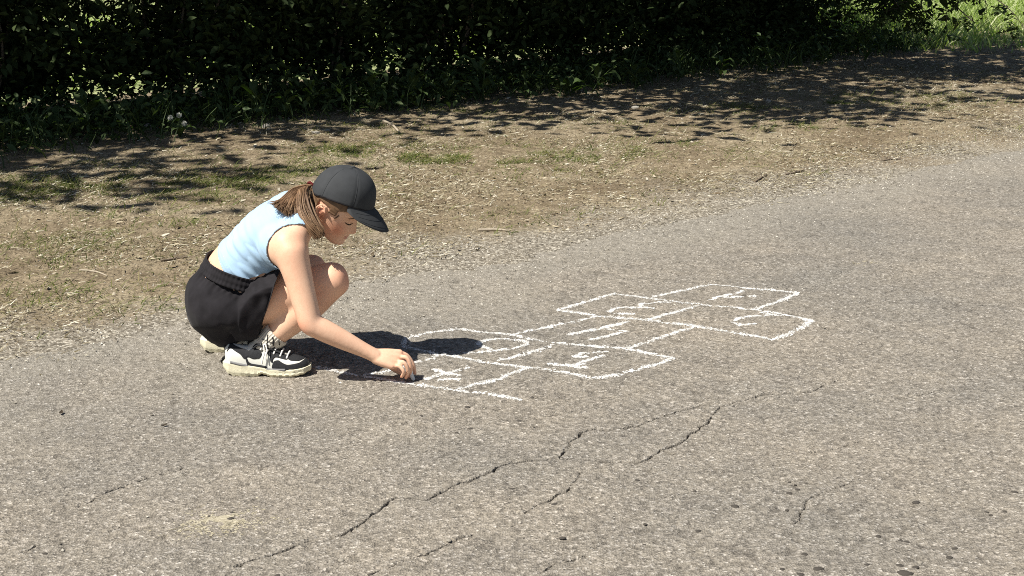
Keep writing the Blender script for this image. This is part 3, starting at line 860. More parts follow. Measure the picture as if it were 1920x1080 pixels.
# ---- dandelion and things lying on the verge ---------------------------------------------
q = gp(338, 262, .06); z0 = float(surf_z(q[0], q[1])[0])
dd_ = thing('dandelion', 'dandelion with white seed heads at the hedge foot on the left', 'dandelion', (q[0], q[1], z0))
for k in range(7):
    o = bpy.data.objects.new('leaf', weed_me[3]); C.objects.link(o); o.parent = dd_; o.location = (0, 0, .004); o.rotation_euler = (0, -.15, k * .9); o.scale = (.8, .7, .6)
M_puff = plain('white_seed_head', (0.62, 0.62, 0.56), 0.95, 0.1)
for (dx, dy, hh) in ((.0, .0, .13), (.035, -.03, .085), (-.06, .04, .11)):
    e = A3(q[0] + dx, q[1] + dy, z0 + hh)
    sto = part('stem', *tube([A3(q[0], q[1], z0 - .01), A3(q[0] + dx * .6, q[1] + dy * .6, z0 + hh * .6), e], .0025, n=6, sub=2), M_weed, dd_)
    spk = []
    for k in range(90):
        d_ = norm(rng.normal(0, 1, 3)); w_ = norm(np.cross(d_, rng.normal(0, 1, 3))) * .0035
        spk.append((np.array([e + d_ * .004, e + d_ * .017 + w_, e + d_ * .015 - w_]), [(0, 1, 2)]))
    part('seed_head', *join(spk + [ellipsoid(e, (.007, .007, .007), nu=12, nv=8)]), M_puff, sto, smooth=False)

M_stone = plain('pale_limestone', (0.34, 0.32, 0.28), 0.95, 0.15, 0.25, 40.0, 0.8, 120.0, 0.006)
def stone(px_, py_, r, label, seed, zs=.6):
    q = gp(px_, py_, .04); z0 = float(surf_z(q[0], q[1])[0])
    V, F = ellipsoid((0, 0, 0), (r, r * .7, r * zs), nu=16, nv=10)
    r_ = np.random.default_rng(seed)
    V = V * (1 + .5 * (vnoise3(V / r * 1.3 + seed, seed) - .5))[:, None]
    for k in range(5):
        d_ = norm(r_.normal(0, 1, 3)); m_ = V @ d_; lim = .62 * r * np.abs(d_ * A3(1, .7, zs)).max(); V = V - np.maximum(m_ - lim, 0)[:, None] * d_
    o = link('stone', build_mesh('stone', V, F, False), M_stone); o.location = (q[0], q[1], z0 + r * zs * .25); tag(o, label, 'stone', 'pale stones on the verge')
stone(284, 255, .055, 'largest pale stone left of the dandelion at the hedge foot', 1)
stone(498, 250, .030, 'small pale stone on the shaded verge left of the girl', 2)
stone(592, 256, .040, 'pale flat stone on the verge above the ponytail', 3, .4)
stone(612, 250, .028, 'small stone right beside the flat stone above the cap', 4, .5)
stone(1440, 190, .030, 'pale stone in the shade at right of the verge', 5, .5)
stone(1190, 207, .028, 'small stone in the shade below the hedge centre', 6, .5)
def stick(a_, b_, r, label, mat=M_twig, bend=.01):
    p0 = gp(*a_, .04); p1 = gp(*b_, .04)
    for p_ in (p0, p1): p_[2] = float(surf_z(p_[0], p_[1])[0]) + r * .9
    m_ = lerp(p0, p1, .5); m_[2] = float(surf_z(m_[0], m_[1])[0]) + r * 1.2; m_ = m_ + A3(bend, bend, 0)
    V, F = tube([p0, m_, p1], [r * 1.1, r, r * .6], n=7, sub=4)
    k1 = lerp(p0, m_, .7)
    V, F = join([(V, F), tube([k1, k1 + A3(.02, .015, r * 2)], [r * .6, r * .3], n=5, sub=2)])
    o = link('stick', build_mesh('stick', V - m_, F), mat); o.location = m_; tag(o, label, 'stick', 'sticks on the verge')
M_pale = plain('bleached_stick', (0.36, 0.31, 0.24), 0.9, 0.1, 0.2, 80.0)
stick((719, 236), (749, 252), .008, 'short bleached stick on the shade edge above the cap', M_pale)
stick((1417, 330), (1438, 318), .005, 'thin dark twig on the sunny verge, nearer the girl')
stick((1474, 317), (1508, 310), .005, 'thin dark twig on the sunny verge, farther right')
stick((898, 419), (956, 421), .006, 'pale straight stick on the verge right of the cap brim', M_pale)
stick((150, 505), (200, 513), .004, 'thin pale straw stalk on the verge at left', M_pale)
stick((302, 485), (352, 478), .004, 'thin dark twig lying on the verge behind the shorts')
stick((1650, 292), (1690, 287), .004, 'thin dark twig on the verge near the road edge at right')
# ================================================================ the crouching person
M_skin, nt, b = new_mat('skin', 0.5, 0.35)
v = coords(nt)
f1 = noise(nt, v, 14.0, 3); f2 = noise(nt, v, 160.0, 2)
c1 = ramp(nt, f1, [(0.3, (0.80, 0.49, 0.33)), (0.7, (0.87, 0.56, 0.39))])
nt.links.new(mixc(nt, 0.18, c1, ramp(nt, f2, [(0.35, (0.68, 0.38, 0.24)), (0.65, (0.90, 0.60, 0.43))])), b.inputs['Base Color'])
fl = nt.nodes.new('ShaderNodeAttribute'); fl.attribute_name = 'flush'
cur = b.inputs['Base Color'].links[0].from_socket
nt.links.new(mixc(nt, fl.outputs['Fac'], cur, mixc(nt, 1.0, cur, (0.88, 0.60, 0.54), 'MULTIPLY')), b.inputs['Base Color'])
b.inputs['Subsurface Weight'].default_value = 0.0
b.inputs['Subsurface Radius'].default_value = (0.012, 0.004, 0.002)
b.inputs['Subsurface Scale'].default_value = 0.6
bump(nt, b, noise(nt, v, 420.0, 4), 0.25, 0.0007)

def knit_mat(name, col, ribs, rough=0.9):
    m, nt, b = new_mat(name, rough, 0.15)
    b.inputs['Sheen Weight'].default_value = 0.15
    v = coords(nt)
    f = noise(nt, v, 12.0, 3)
    nt.links.new(ramp(nt, f, [(0.3, tuple(c * 0.93 for c in col)), (0.7, tuple(min(1, c * 1.05) for c in col))]), b.inputs['Base Color'])
    w = N_(nt, 'ShaderNodeTexWave', Scale=ribs, Distortion=0.6, Detail=1.0)
    nt.links.new(v, w.inputs['Vector'])
    p = bump(nt, b, w.outputs['Fac'], 0.12, 0.0008)
    bump(nt, b, noise(nt, v, 900.0, 2), 0.3, 0.0008, p)
    return m
M_top = knit_mat('pale_blue_rib_knit', (0.40, 0.57, 0.75), 110.0)
M_shorts = plain('black_cotton', (0.016, 0.0145, 0.017), 0.9, 0.2, 0.25, 30.0, 0.5, 500.0, 0.001)
M_shorts.node_tree.nodes['Principled BSDF'].inputs['Sheen Weight'].default_value = 0.05
M_capm = plain('charcoal_twill', (0.047, 0.050, 0.054), 0.85, 0.2, 0.12, 25.0, 0.5, 800.0, 0.0008)
M_sockm = plain('cream_sock_knit', (0.62, 0.58, 0.50), 0.95, 0.1, 0.10, 40.0, 0.5, 700.0, 0.001)
M_sockprint = plain('black_sock_print', (0.02, 0.02, 0.022), 0.9)
M_shoew = plain('white_leather', (0.70, 0.70, 0.64), 0.45, 0.4, 0.06, 30.0, 0.2, 600.0, 0.0006)
M_shoeb = plain('black_mesh_fabric', (0.022, 0.023, 0.026), 0.8, 0.3, 0.3, 200.0, 0.6, 900.0, 0.001)
M_shoeg = plain('grey_rubber', (0.20, 0.20, 0.20), 0.6)
M_sole = plain('cream_rubber', (0.74, 0.70, 0.52), 0.7, 0.3, 0.12, 40.0, 0.4, 250.0, 0.0015)
M_lace = plain('white_lace', (0.75, 0.75, 0.72), 0.9)
M_lip = plain('lips', (0.62, 0.30, 0.22), 0.45, 0.4, 0.08)
M_lash = plain('dark_lashes', (0.02, 0.014, 0.01), 0.8)
M_tie = plain('red_hair_tie', (0.10, 0.018, 0.018), 0.9, 0.1)
M_nail = plain('fingernail', (0.70, 0.45, 0.36), 0.3, 0.5, 0.05)
M_gold = new_mat('earring_metal', 0.25)[0]
M_gold.node_tree.nodes['Principled BSDF'].inputs['Metallic'].default_value = 1.0
M_gold.node_tree.nodes['Principled BSDF'].inputs['Base Color'].default_value = (0.6, 0.45, 0.3, 1)
M_hair, nt, b = new_mat('brown_hair', 0.5, 0.35)
v = coords(nt)
f1 = noise(nt, v, 60.0, 3)
oi = N_(nt, 'ShaderNodeObjectInfo')
gm = N_(nt, 'ShaderNodeNewGeometry')
hc = ramp(nt, gm.outputs['Random Per Island'], [(0.0, (0.075, 0.038, 0.020)), (0.5, (0.205, 0.115, 0.060)), (1.0, (0.42, 0.27, 0.150))])
nt.links.new(mixc(nt, 0.4, hc, ramp(nt, f1, [(0.3, (0.085, 0.048, 0.027)), (0.7, (0.30, 0.19, 0.11))])), b.inputs['Base Color'])

base = A3(*at(490, 690, 4.77)); base[2] = 0.0
person = thing('person', 'girl in pale blue sleeveless top, black shorts and dark cap crouching to draw with chalk', 'person', base)

# ---- joints -------------------------------------------------------------
YM = 4.77                                     # middle plane of the figure
Y_head = 4.73
sho_n, elb_n, wri_n = at(546, 470, 4.575), at(582, 607, 4.53), at(706, 668, 4.555)
hip_n, kne_n, ank_n = at(446, 577, 4.695), at(628, 523, 4.665), at(492, 652, 4.655)
hip_f, kne_f, ank_f = at(440, 562, 4.86), at(590, 507, 4.885), at(455, 625, 4.90)
sho_f, elb_f, wri_f = at(548, 412, 4.90), at(560, 495, 4.96), at(574, 522, 4.975)

torso = [(at(432, 575, YM), .095, .125), (at(434, 545, YM), .112, .148), (at(447, 508, YM), .100, .128),
         (at(475, 480, YM), .098, .124), (at(506, 449, 4.76), .098, .130), (at(532, 423, 4.75), .090, .134),
         (at(549, 402, 4.745), .072, .115), (at(566, 394, 4.74), .050, .070)]
# ---- head -----------------------------------------------------------------
HP = math.radians(33.0); HY = math.radians(15.0); HYC = math.radians(8.0)
fw = A3(math.cos(HP) * math.cos(HY), -math.cos(HP) * math.sin(HY), -math.sin(HP))
sd = norm(np.cross(A3(0, 0, 1), fw)) * -1          # towards the viewer
up = norm(np.cross(fw, sd)) 
if up[2] < 0: up = -up
cap0 = at(644, 378, Y_head)
HC = cap0 + fw * -.022 + up * -.036                # between the ears
def HL(f, s, u): return HC + fw * f + sd * s + up * u

lev = np.array([(-.094, .066, .045, .012), (-.090, .079, .036, .024), (-.082, .085, .018, .036), (-.066, .086, -.004, .047), (-.048, .087, -.025, .055),
                (-.030, .089, -.046, .062), (-.010, .089, -.064, .068), (.010, .088, -.074, .071), (.030, .090, -.077, .073), (.052, .090, -.076, .071),
                (.072, .080, -.070, .062), (.088, .056, -.052, .045), (.098, .020, -.024, .022), (.100, .002, -.008, .006)])
L2 = catmull(lev, 7)
nth = 96
th = np.linspace(0, 2 * math.pi, nth, endpoint=False)
Vh = []
for (u, fr, bk, w) in L2:
    cx, hx = (fr + bk) / 2, (fr - bk) / 2
    ct, st = np.cos(th), np.sin(th)
    ex = 2.15
    f = cx + hx * np.sign(ct) * np.abs(ct) ** (2 / ex)
    s = w * np.sign(st) * np.abs(st) ** (2 / ex)
    front = np.clip(ct, 0, 1)
    g = lambda x, s0: np.exp(-(x / s0) ** 2)
    nose = np.interp(u, [-.042, -.033, -.027, -.008, .010, .024], [0, .012, .0195, .011, .003, 0]) * g(s, .0115 + .004 * g(u + .029, .012))
    lips = .0065 * g(u + .048, .0045) * g(s, .017) + .0065 * g(u + .058, .005) * g(s, .015) - .002 * g(u + .053, .0025) * g(s, .02)
    chin = .006 * g(u + .078, .012) * g(s, .018)
    eye = -.0075 * g(np.abs(s) - .031, .013) * g(u - .004, .011) + .004 * g(np.abs(s) - .031, .009) * g(u - .002, .007)
    brow = .003 * g(u - .022, .010) * g(np.abs(s) - .026, .022)
    cheek = .004 * g(np.abs(s) - .038, .018) * g(u + .030, .018)
    f = f + front * (nose + lips + chin + eye + brow + cheek)
    s = s + np.sign(s) * front * cheek * 0.5
    Vh.append(HC + fw * f[:, None] + sd * s[:, None] + up * np.full(nth, u)[:, None])
Vh = np.vstack(Vh); m = len(L2)
Fh = []
for i in range(m - 1):
    for j in range(nth):
        Fh.append((i * nth + j, i * nth + (j + 1) % nth, (i + 1) * nth + (j + 1) % nth, (i + 1) * nth + j))
Fh.append(tuple(range(nth - 1, -1, -1))); Fh.append(tuple(range((m - 1) * nth, m * nth)))
body_parts = [(Vh, Fh)]
# ears: rim as a tube loop on a thin plate
for sg in (1, -1):
    pl = [HL(f, sg * .072, u) for f, u in ((-.004, .002), (-.010, -.012), (-.008, -.026))]
    body_parts.append(loft([(pl[0], .012, .006), (pl[1], .012, .006), (pl[2], .007, .006)], ref=sd, n=16))
    rim = []
    for a_ in np.linspace(math.radians(20), math.radians(285), 14):
        rim.append(HL(-.006 + .0155 * math.cos(a_) - .003 * math.sin(a_), sg * (.079 + .003 * (a_ > 1.5)), -.009 + .0255 * math.sin(a_)))
    body_parts.append(tube(rim, [.0035] * 14, n=10, sub=2))
    body_parts.append(ellipsoid(HL(-.004, sg * .077, -.033), (.007, .0045, .008)))
# neck, torso
body_parts.append(loft([(at(556, 401, 4.74), .052, .058), (at(578, 395, 4.735), .046, .050), (HL(-.030, 0, -.040), .044, .046), (HL(-.012, 0, -.01), .04, .045)]))
body_parts.append(loft(torso, n=40, sub=6, expo=2.2))
# trapezius / shoulders
body_parts.append(loft([(at(572, 396, 4.74), .036, .040), (at(560, 420, 4.66), .046, .05), (sho_n + A3(-.005, .02, .01), .052, .05)], ref=(1, 0, 0)))
body_parts.append(loft([(at(572, 396, 4.74), .036, .040), (at(560, 399, 4.83), .046, .05), (sho_f + A3(-.005, -.02, .01), .052, .05)], ref=(1, 0, 0)))
# arms
def lerp(a, b, t): return a + (b - a) * t
def arm(sh, el, wr, k=1.0):
    return [tube([sh, lerp(sh, el, .25), lerp(sh, el, .55), lerp(sh, el, .85), el, lerp(el, wr, .12)],
                 [.054 * k, .0485 * k, .0425 * k, .0385 * k, .036 * k, .034 * k], n=28),
            loft([(lerp(el, wr, -.04), .034 * k, .034 * k), (lerp(el, wr, .2), .0355 * k, .035 * k), (lerp(el, wr, .5), .031 * k, .031 * k), (lerp(el, wr, .8), .024 * k, .0255 * k), (wr, .0205 * k, .0245 * k)], n=24)]
body_parts += arm(sho_n, elb_n, wri_n)
body_parts.append(ellipsoid(sho_n + A3(-.012, .012, .002), (.060, .052, .066)))
body_parts.append(ellipsoid(lerp(sho_n, at(505, 455, 4.65), .55), (.062, .05, .062)))
body_parts += arm(sho_f, elb_f, wri_f)
# legs
def leg(hp, kn, an):
    d = norm(kn - hp)
    sh = norm(an - kn)
    return [tube([hp, lerp(hp, kn, .3), lerp(hp, kn, .6), lerp(hp, kn, .85), kn, kn + d * .012], [.078, .076, .068, .0595, .056, .050], n=32),
            tube([kn + d * .004, lerp(kn, an, .15), lerp(kn, an, .35), lerp(kn, an, .6), lerp(kn, an, .85), an, an + sh * .03], [.052, .053, .0545, .047, .034, .031, .031], n=28)]
body_parts += leg(hip_n, kne_n, ank_n) + leg(hip_f, kne_f, ank_f)
# near hand holding chalk: palm + five fingers
kn = {'p': at(737, 687, 4.535), 'r': at(742, 679, 4.549), 'm': at(747, 670, 4.565), 'i': at(751, 662, 4.582)}
pal0 = wri_n
for k_, r_ in (('p', .0125), ('r', .0135), ('m', .014), ('i', .0135)):
    q = kn[k_]
    off = (q - lerp(kn['r'], kn['m'], .5)) * .45
    body_parts.append(tube([pal0 + off * .6, lerp(pal0, q, .5) + off * .3, q], [.0185, .0165, r_ * .86], n=14))
body_parts.append(ellipsoid(lerp(pal0, kn['m'], .55) + A3(0, 0, -.006), (.024, .024, .013)))
fing = {
 'p': [kn['p'], at(749, 687, 4.532), at(757, 697, 4.528), at(753, 707, 4.540)],
 'r': [kn['r'], at(757, 680, 4.543), at(765, 694, 4.545), at(761, 709, 4.557)],
 'm': [kn['m'], at(762, 671, 4.562), at(770, 687, 4.562), at(767.5, 706, 4.575)],
 'i': [kn['i'], at(764, 668, 4.586), at(775, 685, 4.588), at(778, 701, 4.592)],
}
rad = {'p': .0062, 'r': .0068, 'm': .0071, 'i': .0070}
for k_, pts in fing.items():
    r_ = rad[k_]
    body_parts.append(tube(pts, [r_ * 1.22, r_ * 1.06, r_ * .97, r_ * .82], n=12, sub=5))
thumb = [lerp(pal0, kn['i'], .22) + A3(0, .010, -.012), at(738, 690, 4.605), at(756, 700, 4.610), at(768, 706, 4.603)]
body_parts.append(tube(thumb, [.0145, .0115, .0095, .0075], n=12, sub=5))
# far hand resting on the far knee
fd = norm(A3(.12, .02, -.95))
body_parts.append(loft([(wri_f, .018, .024), (wri_f + fd * .04, .015, .034), (wri_f + fd * .075, .012, .034)], ref=(.1, 1, 0)))
for k_ in range(4):
    o_ = A3(.02, 1, 0) * (-.027 + .018 * k_)
    body_parts.append(tube([wri_f + fd * .07 + o_, wri_f + fd * .10 + o_ * 1.1 + A3(0, 0, -.006), wri_f + fd * .125 + o_ * 1.1 + A3(0, 0, -.022)], [.0085, .0078, .0065], n=10))
body_parts.append(tube([wri_f + fd * .02 + A3(0, -.025, -.004), wri_f + fd * .05 + A3(0, -.045, -.01), wri_f + fd * .075 + A3(0, -.05, -.018)], [.011, .009, .0075], n=10))

BV, BF = voxel_union(body_parts, 0.0030)
near_hand = np.linalg.norm(BV - at(752, 690, 4.56), axis=1)
dn_head = np.linalg.norm(BV - HC, axis=1)
wgt = np.where((near_hand < .085) | (dn_head < .15), 0.35, 1.0)
BV = smooth_mesh(BV, BF, 14, 0.5, -0.48, wgt)
wbig = np.clip((np.minimum(near_hand - .085, dn_head - .135)) / .06, 0, 1)
sw = np.exp(-(np.linalg.norm(BV - lerp(sho_n, elb_n, .1), axis=1) / .11) ** 2)
BV = smooth_mesh(BV, BF, 45, 0.5, 0, wbig)
BV = smooth_mesh(BV, BF, 160, 0.5, 0, wbig * sw)
body = part('body', BV, BF, M_skin, person)
def glow(c, r): return np.exp(-(np.linalg.norm(BV - c, axis=1) / r) ** 2)
flush = np.clip(.9 * glow(elb_n + A3(-.03, -.01, -.01), .035) + .8 * glow(kne_n + A3(.045, -.01, .01), .05) + .7 * glow(kne_f + A3(.045, 0, .01), .05) + .9 * glow(HL(.06, .045, -.03), .028) + .9 * glow(HL(.06, -.045, -.03), .028)
        + .7 * glow(HL(.105, 0, -.025), .015) + .8 * glow(HL(-.005, .078, -.01), .022) + .6 * sum(glow(q, .012) for q in kn.values()) + .8 * sum(glow(q[-1], .012) for q in fing.values()) + .35 * glow(sho_n + A3(0, -.04, .04), .06), 0, 1)
flush = np.clip(flush + .35 * (vnoise3(BV * 30, 5) - .5) + .10 * (vnoise3(BV * 90, 6) - .5), 0, 1)
set_attr(body.data, 'flush', flush)
BN = normals_of(BV, BF)

# ---- face details -------------------------------------------------------------
def head_local(V):
    d = V - HC
    return d @ fw, d @ sd, d @ up
hf, hs, hu = head_local(BV)
near_head = dn_head < .16
# lips
keep = near_head & (hf > .07) & (np.abs(hs) < .020) & (((hu + .0525) / .0085) ** 2 + (hs / .020) ** 2 < 1)
ids, f_ = submesh(BV, BF, keep)
part('lips', BV[ids] + BN[ids] * .0006, f_, M_lip, body)
def on_face(f0, s, u):
    d = np.where(near_head & (hf > .03), (hs - s) ** 2 + (hu - u) ** 2, 9.)
    i = int(np.argmin(d)); return BV[i] + BN[i] * .0008
for sg in (1, -1):
    p_ = [on_face(0, sg * s, u) for s, u in ((.017, .001), (.026, -.0035), (.036, -.004), (.046, .000))]
    part('eyelash', *tube(p_, [.0008, .0016, .0019, .0010], n=8), M_lash, body)
    p_ = [on_face(0, sg * s, u) for s, u in ((.012, .019), (.022, .023), (.034, .023), (.046, .017))]
    part('eyebrow', *tube(p_, [.0014, .0020, .0018, .0008], n=8), M_lash if False else M_hair, body)
part('earring', *ellipsoid(HL(-.004, .083, -.041), (.0022, .0022, .0022), nu=10, nv=6), M_gold, person)

# ---- hair ---------------------------------------------------------------------
hair_keep = near_head & (dn_head < .115) & (hu < .07) & (((hu > .022 + .5 * np.clip(hf - .03, 0, 1)) & (hf < .075)) |
            ((hf < .040) & (hf > .012) & (hu > .006)) | ((hf < -.026) & (hu > -.030 - .35 * (hf + .026)) & (hu > -.05)))
ids, f_ = submesh(BV, BF, hair_keep)
hv = BV[ids]; hn = BN[ids]
stre = vnoise3(np.stack([hf[ids] * 30, hs[ids] * 30, hu[ids] * 260], 1), 3)
hv = hv + hn * (.0035 + .0025 * stre)[:, None]
hair = part('hair', *shell(hv, f_, .003, hn), M_hair, person)
tie0 = at(583, 349, 4.735)
rr = random.Random(3)
strands = []
def strand(pts, r, n=6):
    strands.append(tube(pts, [r * .7, r, r * .95, r * .8, r * .25][:len(pts)], n=4, sub=3))
# main falling lock along the near side of the neck
for k in range(420):
    a_ = rr.uniform(0, 2 * math.pi); q = math.sqrt(rr.random())
    ox, oy = q * math.cos(a_), q * math.sin(a_)
    e = rr.uniform(-1, 1)
    cl = math.sin(ox * 9 + oy * 5)
    p0 = tie0 + A3(.007 * ox, .010 * oy, .008 * ox)
    p1 = at(569 + 10 * ox, 357 + 6 * oy, 4.70) + A3(0, .024 * oy, 0)
    p2 = at(572 + 17 * ox, 392 + 3 * e, 4.645) + A3(0, .022 * oy, .003 * cl)
    p3 = at(586 + 15 * ox + 2 * cl, 421 + 4 * e, 4.612) + A3(0, .018 * oy, 0)
    p4 = at(600 + 9 * ox + 2 * cl, 440 + 8 * e - 5 * ox, 4.60) + A3(0, .012 * oy, 0)
    strand([p0, p1, p2, p3, p4], rr.uniform(.0009, .0018), 5)
# part of the tail lying back across the shoulder blades
for k in range(420):
    a_ = rr.random(); e = rr.uniform(-1, 1); g_ = rr.gauss(0, 1)
    p0 = tie0 + A3(.006 * e, .008 * g_ * .6, .006)
    p1 = at(564 - 10 * a_ + 4 * e, 353 + 8 * (1 - a_), 4.715) + A3(0, .018 * e, .004)
    p2 = at(556 - 22 * a_ + 6 * e, 371 + 10 * (1 - a_), 4.685 - .03 * (1 - a_)) + A3(0, .020 * e, .004)
    p3 = at(553 - 30 * a_ + 7 * e, 394 - 12 * a_ + 4 * e, 4.645 - .01 * (1 - a_)) + A3(0, .01 * g_, .004)
    p4 = at(552 - 40 * a_ + 14 * e, 414 - 28 * a_ + 9 * e, 4.63) + A3(0, .008 * g_, 0)
    strand([p0, p1, p2, p3, p4], rr.uniform(.0008, .0016), 5)
for k in range(45):
    a_ = rr.random(); e = rr.gauss(0, 1)
    p0 = tie0 + A3(.004 * e, .006 * e, .006)
    p2 = lerp(at(545, 372, 4.68), at(580, 385, 4.65), a_) + rng.normal(0, .014, 3)
    p3 = lerp(at(520, 392, 4.66), at(604, 440, 4.60), a_) + rng.normal(0, .020, 3)
    strands.append(tube([p0, lerp(p0, p2, .5) + A3(0, -.004, .008), p2, lerp(p2, p3, .6) + rng.normal(0, .006, 3), p3], [.0005] * 5, n=3, sub=3))
part('ponytail', *join(strands), M_hair, hair)
# loose wisps at the temple
ws = []
for k in range(4):
    p0 = on_face(0, .066, .012) + fw * rr.uniform(-.02, .02) + up * .004
    ws.append(tube([p0, p0 + fw * -.004 - up * .012, p0 - fw * .008 - up * .026 * rr.uniform(.6, 1.2)], [.0009, .0009, .0003], n=5, sub=3))
part('hair_wisp', *join(ws), M_hair, hair)
tt = []
ax_ = norm(at(570, 356, 4.715) - tie0); e1 = norm(np.cross(ax_, A3(0, 1, 0))); e2 = np.cross(ax_, e1)
ring = [tie0 + e1 * .0125 * math.cos(t) + e2 * .0135 * math.sin(t) for t in np.linspace(0, 2 * math.pi, 17)]
part('hair_tie', *tube(ring, .0042, n=10, sub=1, ref=ax_, round_ends=False), M_tie, hair)

# ---- cap -----------------------------------------------------------------------
CP = math.radians(18.0)
cf = A3(math.cos(CP) * math.cos(HYC), -math.cos(CP) * math.sin(HYC), -math.sin(CP)); cs_ = norm(np.cross(A3(0, 0, 1), cf)) * -1; cu = norm(np.cross(cf, cs_))
if cu[2] < 0: cu = -cu
CC = at(643, 371, Y_head)
def CL(f, s, u): return CC + cf * f + cs_ * s + cu * u
nu_, nv_ = 96, 26; CAPH = .104
Vc = []
for i in range(nv_ + 1):
    h = i / nv_
    r = (1 - h ** 2.5) ** (1 / 2.15) if h < 1 else 0.0
    r = max(r, .004)
    for j in range(nu_):
        t = 2 * math.pi * j / nu_
        seam = min(abs(((t / (math.pi / 3)) % 1) - 0.0), abs(((t / (math.pi / 3)) % 1) - 1.0))
        dent = -.0016 * math.exp(-(seam / .035) ** 2) + .0008 * math.exp(-((seam - .09) / .03) ** 2)
        wob = .0022 * (float(vnoise(t * 2.2, h * 3.0, 5)) - .5)
        lf = (.101 if math.cos(t) > 0 else .102) * (1 - .06 * h * (math.cos(t) < 0))
        Vc.append(CL((lf * r + dent + wob) * math.cos(t) + .004 * h, (.086 * r + dent + wob) * math.sin(t), CAPH * h - .004 * math.cos(2 * t) * (1 - h) - .003 * (math.cos(t) < -.6) * (1 - h)))
Vc = np.array(Vc)
Fc = np.array([(i * nu_ + j, i * nu_ + (j + 1) % nu_, (i + 1) * nu_ + (j + 1) % nu_, (i + 1) * nu_ + j) for i in range(nv_) for j in range(nu_)])
Nc = normals_of(Vc, Fc)
if ((Vc - CC) * Nc).sum() < 0: Fc = Fc[:, ::-1]; Nc = -Nc
cap = part('cap', *shell(Vc, Fc, .0025, Nc), M_capm, person)
part('button', *ellipsoid(CL(.004, 0, CAPH), (.0075, .0075, .004), np.array([cf, cs_, cu]), nu=14, nv=8), M_capm, cap)
# stitched seams and sweatband edge
for k in range(6):
    t = math.pi / 3 * k + 1e-3
    j = int(round(t / (2 * math.pi) * nu_)) % nu_
    pts = [Vc[i * nu_ + j] + Nc[i * nu_ + j] * .0002 for i in range(0, nv_, 3)]
    part('seam', *tube(pts, .0011, n=6, sub=2), M_capm, cap)
band = [Vc[j] - Nc[j] * .0012 for j in list(range(0, nu_, 4)) + [0]]
part('sweatband', *tube(band, .003, n=8, sub=1, ref=cu, round_ends=False), M_shorts, cap)
# brim
nb, mb = 41, 13
Vb = []
for i in range(mb):
    w = i / (mb - 1)
    for j in range(nb):
        a_ = math.radians(-68 + 136 * j / (nb - 1))
        f0, s0 = .0985 * math.cos(a_), .0845 * math.sin(a_)
        ext = .080 * (math.cos(a_ * 90 / 74.) ** 0.55 if abs(a_) < math.radians(67.9) else 0.02)
        ff = f0 + ext * w * .86; ss = s0 * (1 + .03 * w)
        drop = .40 * ext * w + .25 * (ext * w) ** 2 / .07 + 2.6 * s0 * s0 * (w ** .7)
        Vb.append(CL(ff, ss, -drop + .001))
Vb = np.array(Vb)
Fb = np.array([(i * nb + j, i * nb + j + 1, (i + 1) * nb + j + 1, (i + 1) * nb + j) for i in range(mb - 1) for j in range(nb - 1)])
Nb = normals_of(Vb, Fb)
if (Nb @ cu).mean() < 0: Fb = Fb[:, ::-1]; Nb = -Nb
brim = part('brim', *shell(Vb, Fb, .0035, Nb), M_capm, cap)
for w_ in (.3, .55, .8):
    i = int(round(w_ * (mb - 1)))
    part('seam', *tube([Vb[i * nb + j] + Nb[i * nb + j] * .0003 for j in range(3, nb - 3, 2)], .0006, n=6, sub=1), M_capm, brim)

# ---- sleeveless top -------------------------------------------------------------
ax0, ax1 = at(447, 508, YM), at(549, 402, 4.745)
axd = norm(ax1 - ax0); axl = np.linalg.norm(ax1 - ax0)
tau = (BV - ax0) @ axd
rad_ax = np.linalg.norm(BV - ax0 - tau[:, None] * axd, axis=1)
sag = (BV - ax0) @ norm(np.cross(axd, A3(0, 1, 0)))     # back (+/-) coordinate
def ell(c, r): return (((BV - c) / r) ** 2).sum(1)
arm_n = ell(at(556, 472, 4.555), A3(.088, .115, .079))
arm_f = ell(at(556, 414, 4.93), A3(.085, .11, .078))
neck_d = np.linalg.norm(BV - at(588, 396, 4.735), axis=1)
lat = BV[:, 1] - YM
hem = .006 + .022 * np.clip(sag / .1, -1, 1)
below_arm = (arm_n > 1) & (arm_f > 1)
# never take arm, thigh or head faces
seg = lambda a, b: np.linalg.norm(BV - (a + np.clip(((BV - a) @ (b - a)) / ((b - a) @ (b - a)), 0, 1)[:, None] * (b - a)), axis=1)
d_arm = np.minimum(seg(lerp(sho_n, elb_n, .28), elb_n), seg(lerp(sho_f, elb_f, .28), elb_f))
d_fore = np.minimum(seg(elb_n, wri_n), seg(elb_f, wri_f))
d_leg = np.minimum(seg(lerp(hip_n, kne_n, .25), kne_n), seg(lerp(hip_f, kne_f, .25), kne_f))
top_keep = (tau > hem) & (rad_ax < .215) & below_arm & (neck_d > .072) & (tau < axl + .05) & (d_arm > .056) & (d_fore > .06) & (d_leg > .088) & (dn_head > .125)
ids, f_ = submesh(BV, BF, top_keep)
# largest connected piece only
lab = np.arange(len(ids)); E = edges_of(f_)
for _ in range(400):
    m_ = lab.copy()
    np.minimum.at(m_, E[:, 0], lab[E[:, 1]]); np.minimum.at(m_, E[:, 1], lab[E[:, 0]])
    m_ = m_[m_]
    if (m_ == lab).all(): break
    lab = m_
big = np.bincount(lab).argmax()
kp = lab == big
k2, f_ = submesh(BV[ids], f_, kp); ids = ids[k2]
tv, tn = BV[ids], BN[ids]
tvs = smooth_mesh(tv, f_, 25, 0.5, 0)                   # cloth bridges the hollows a little
E = edges_of(f_)
tvs = np.where((((tvs - tv) * tn).sum(1) > 0)[:, None], tvs, tv)
ta = tau[ids]; sg_ = sag[ids]; lt = lat[ids]
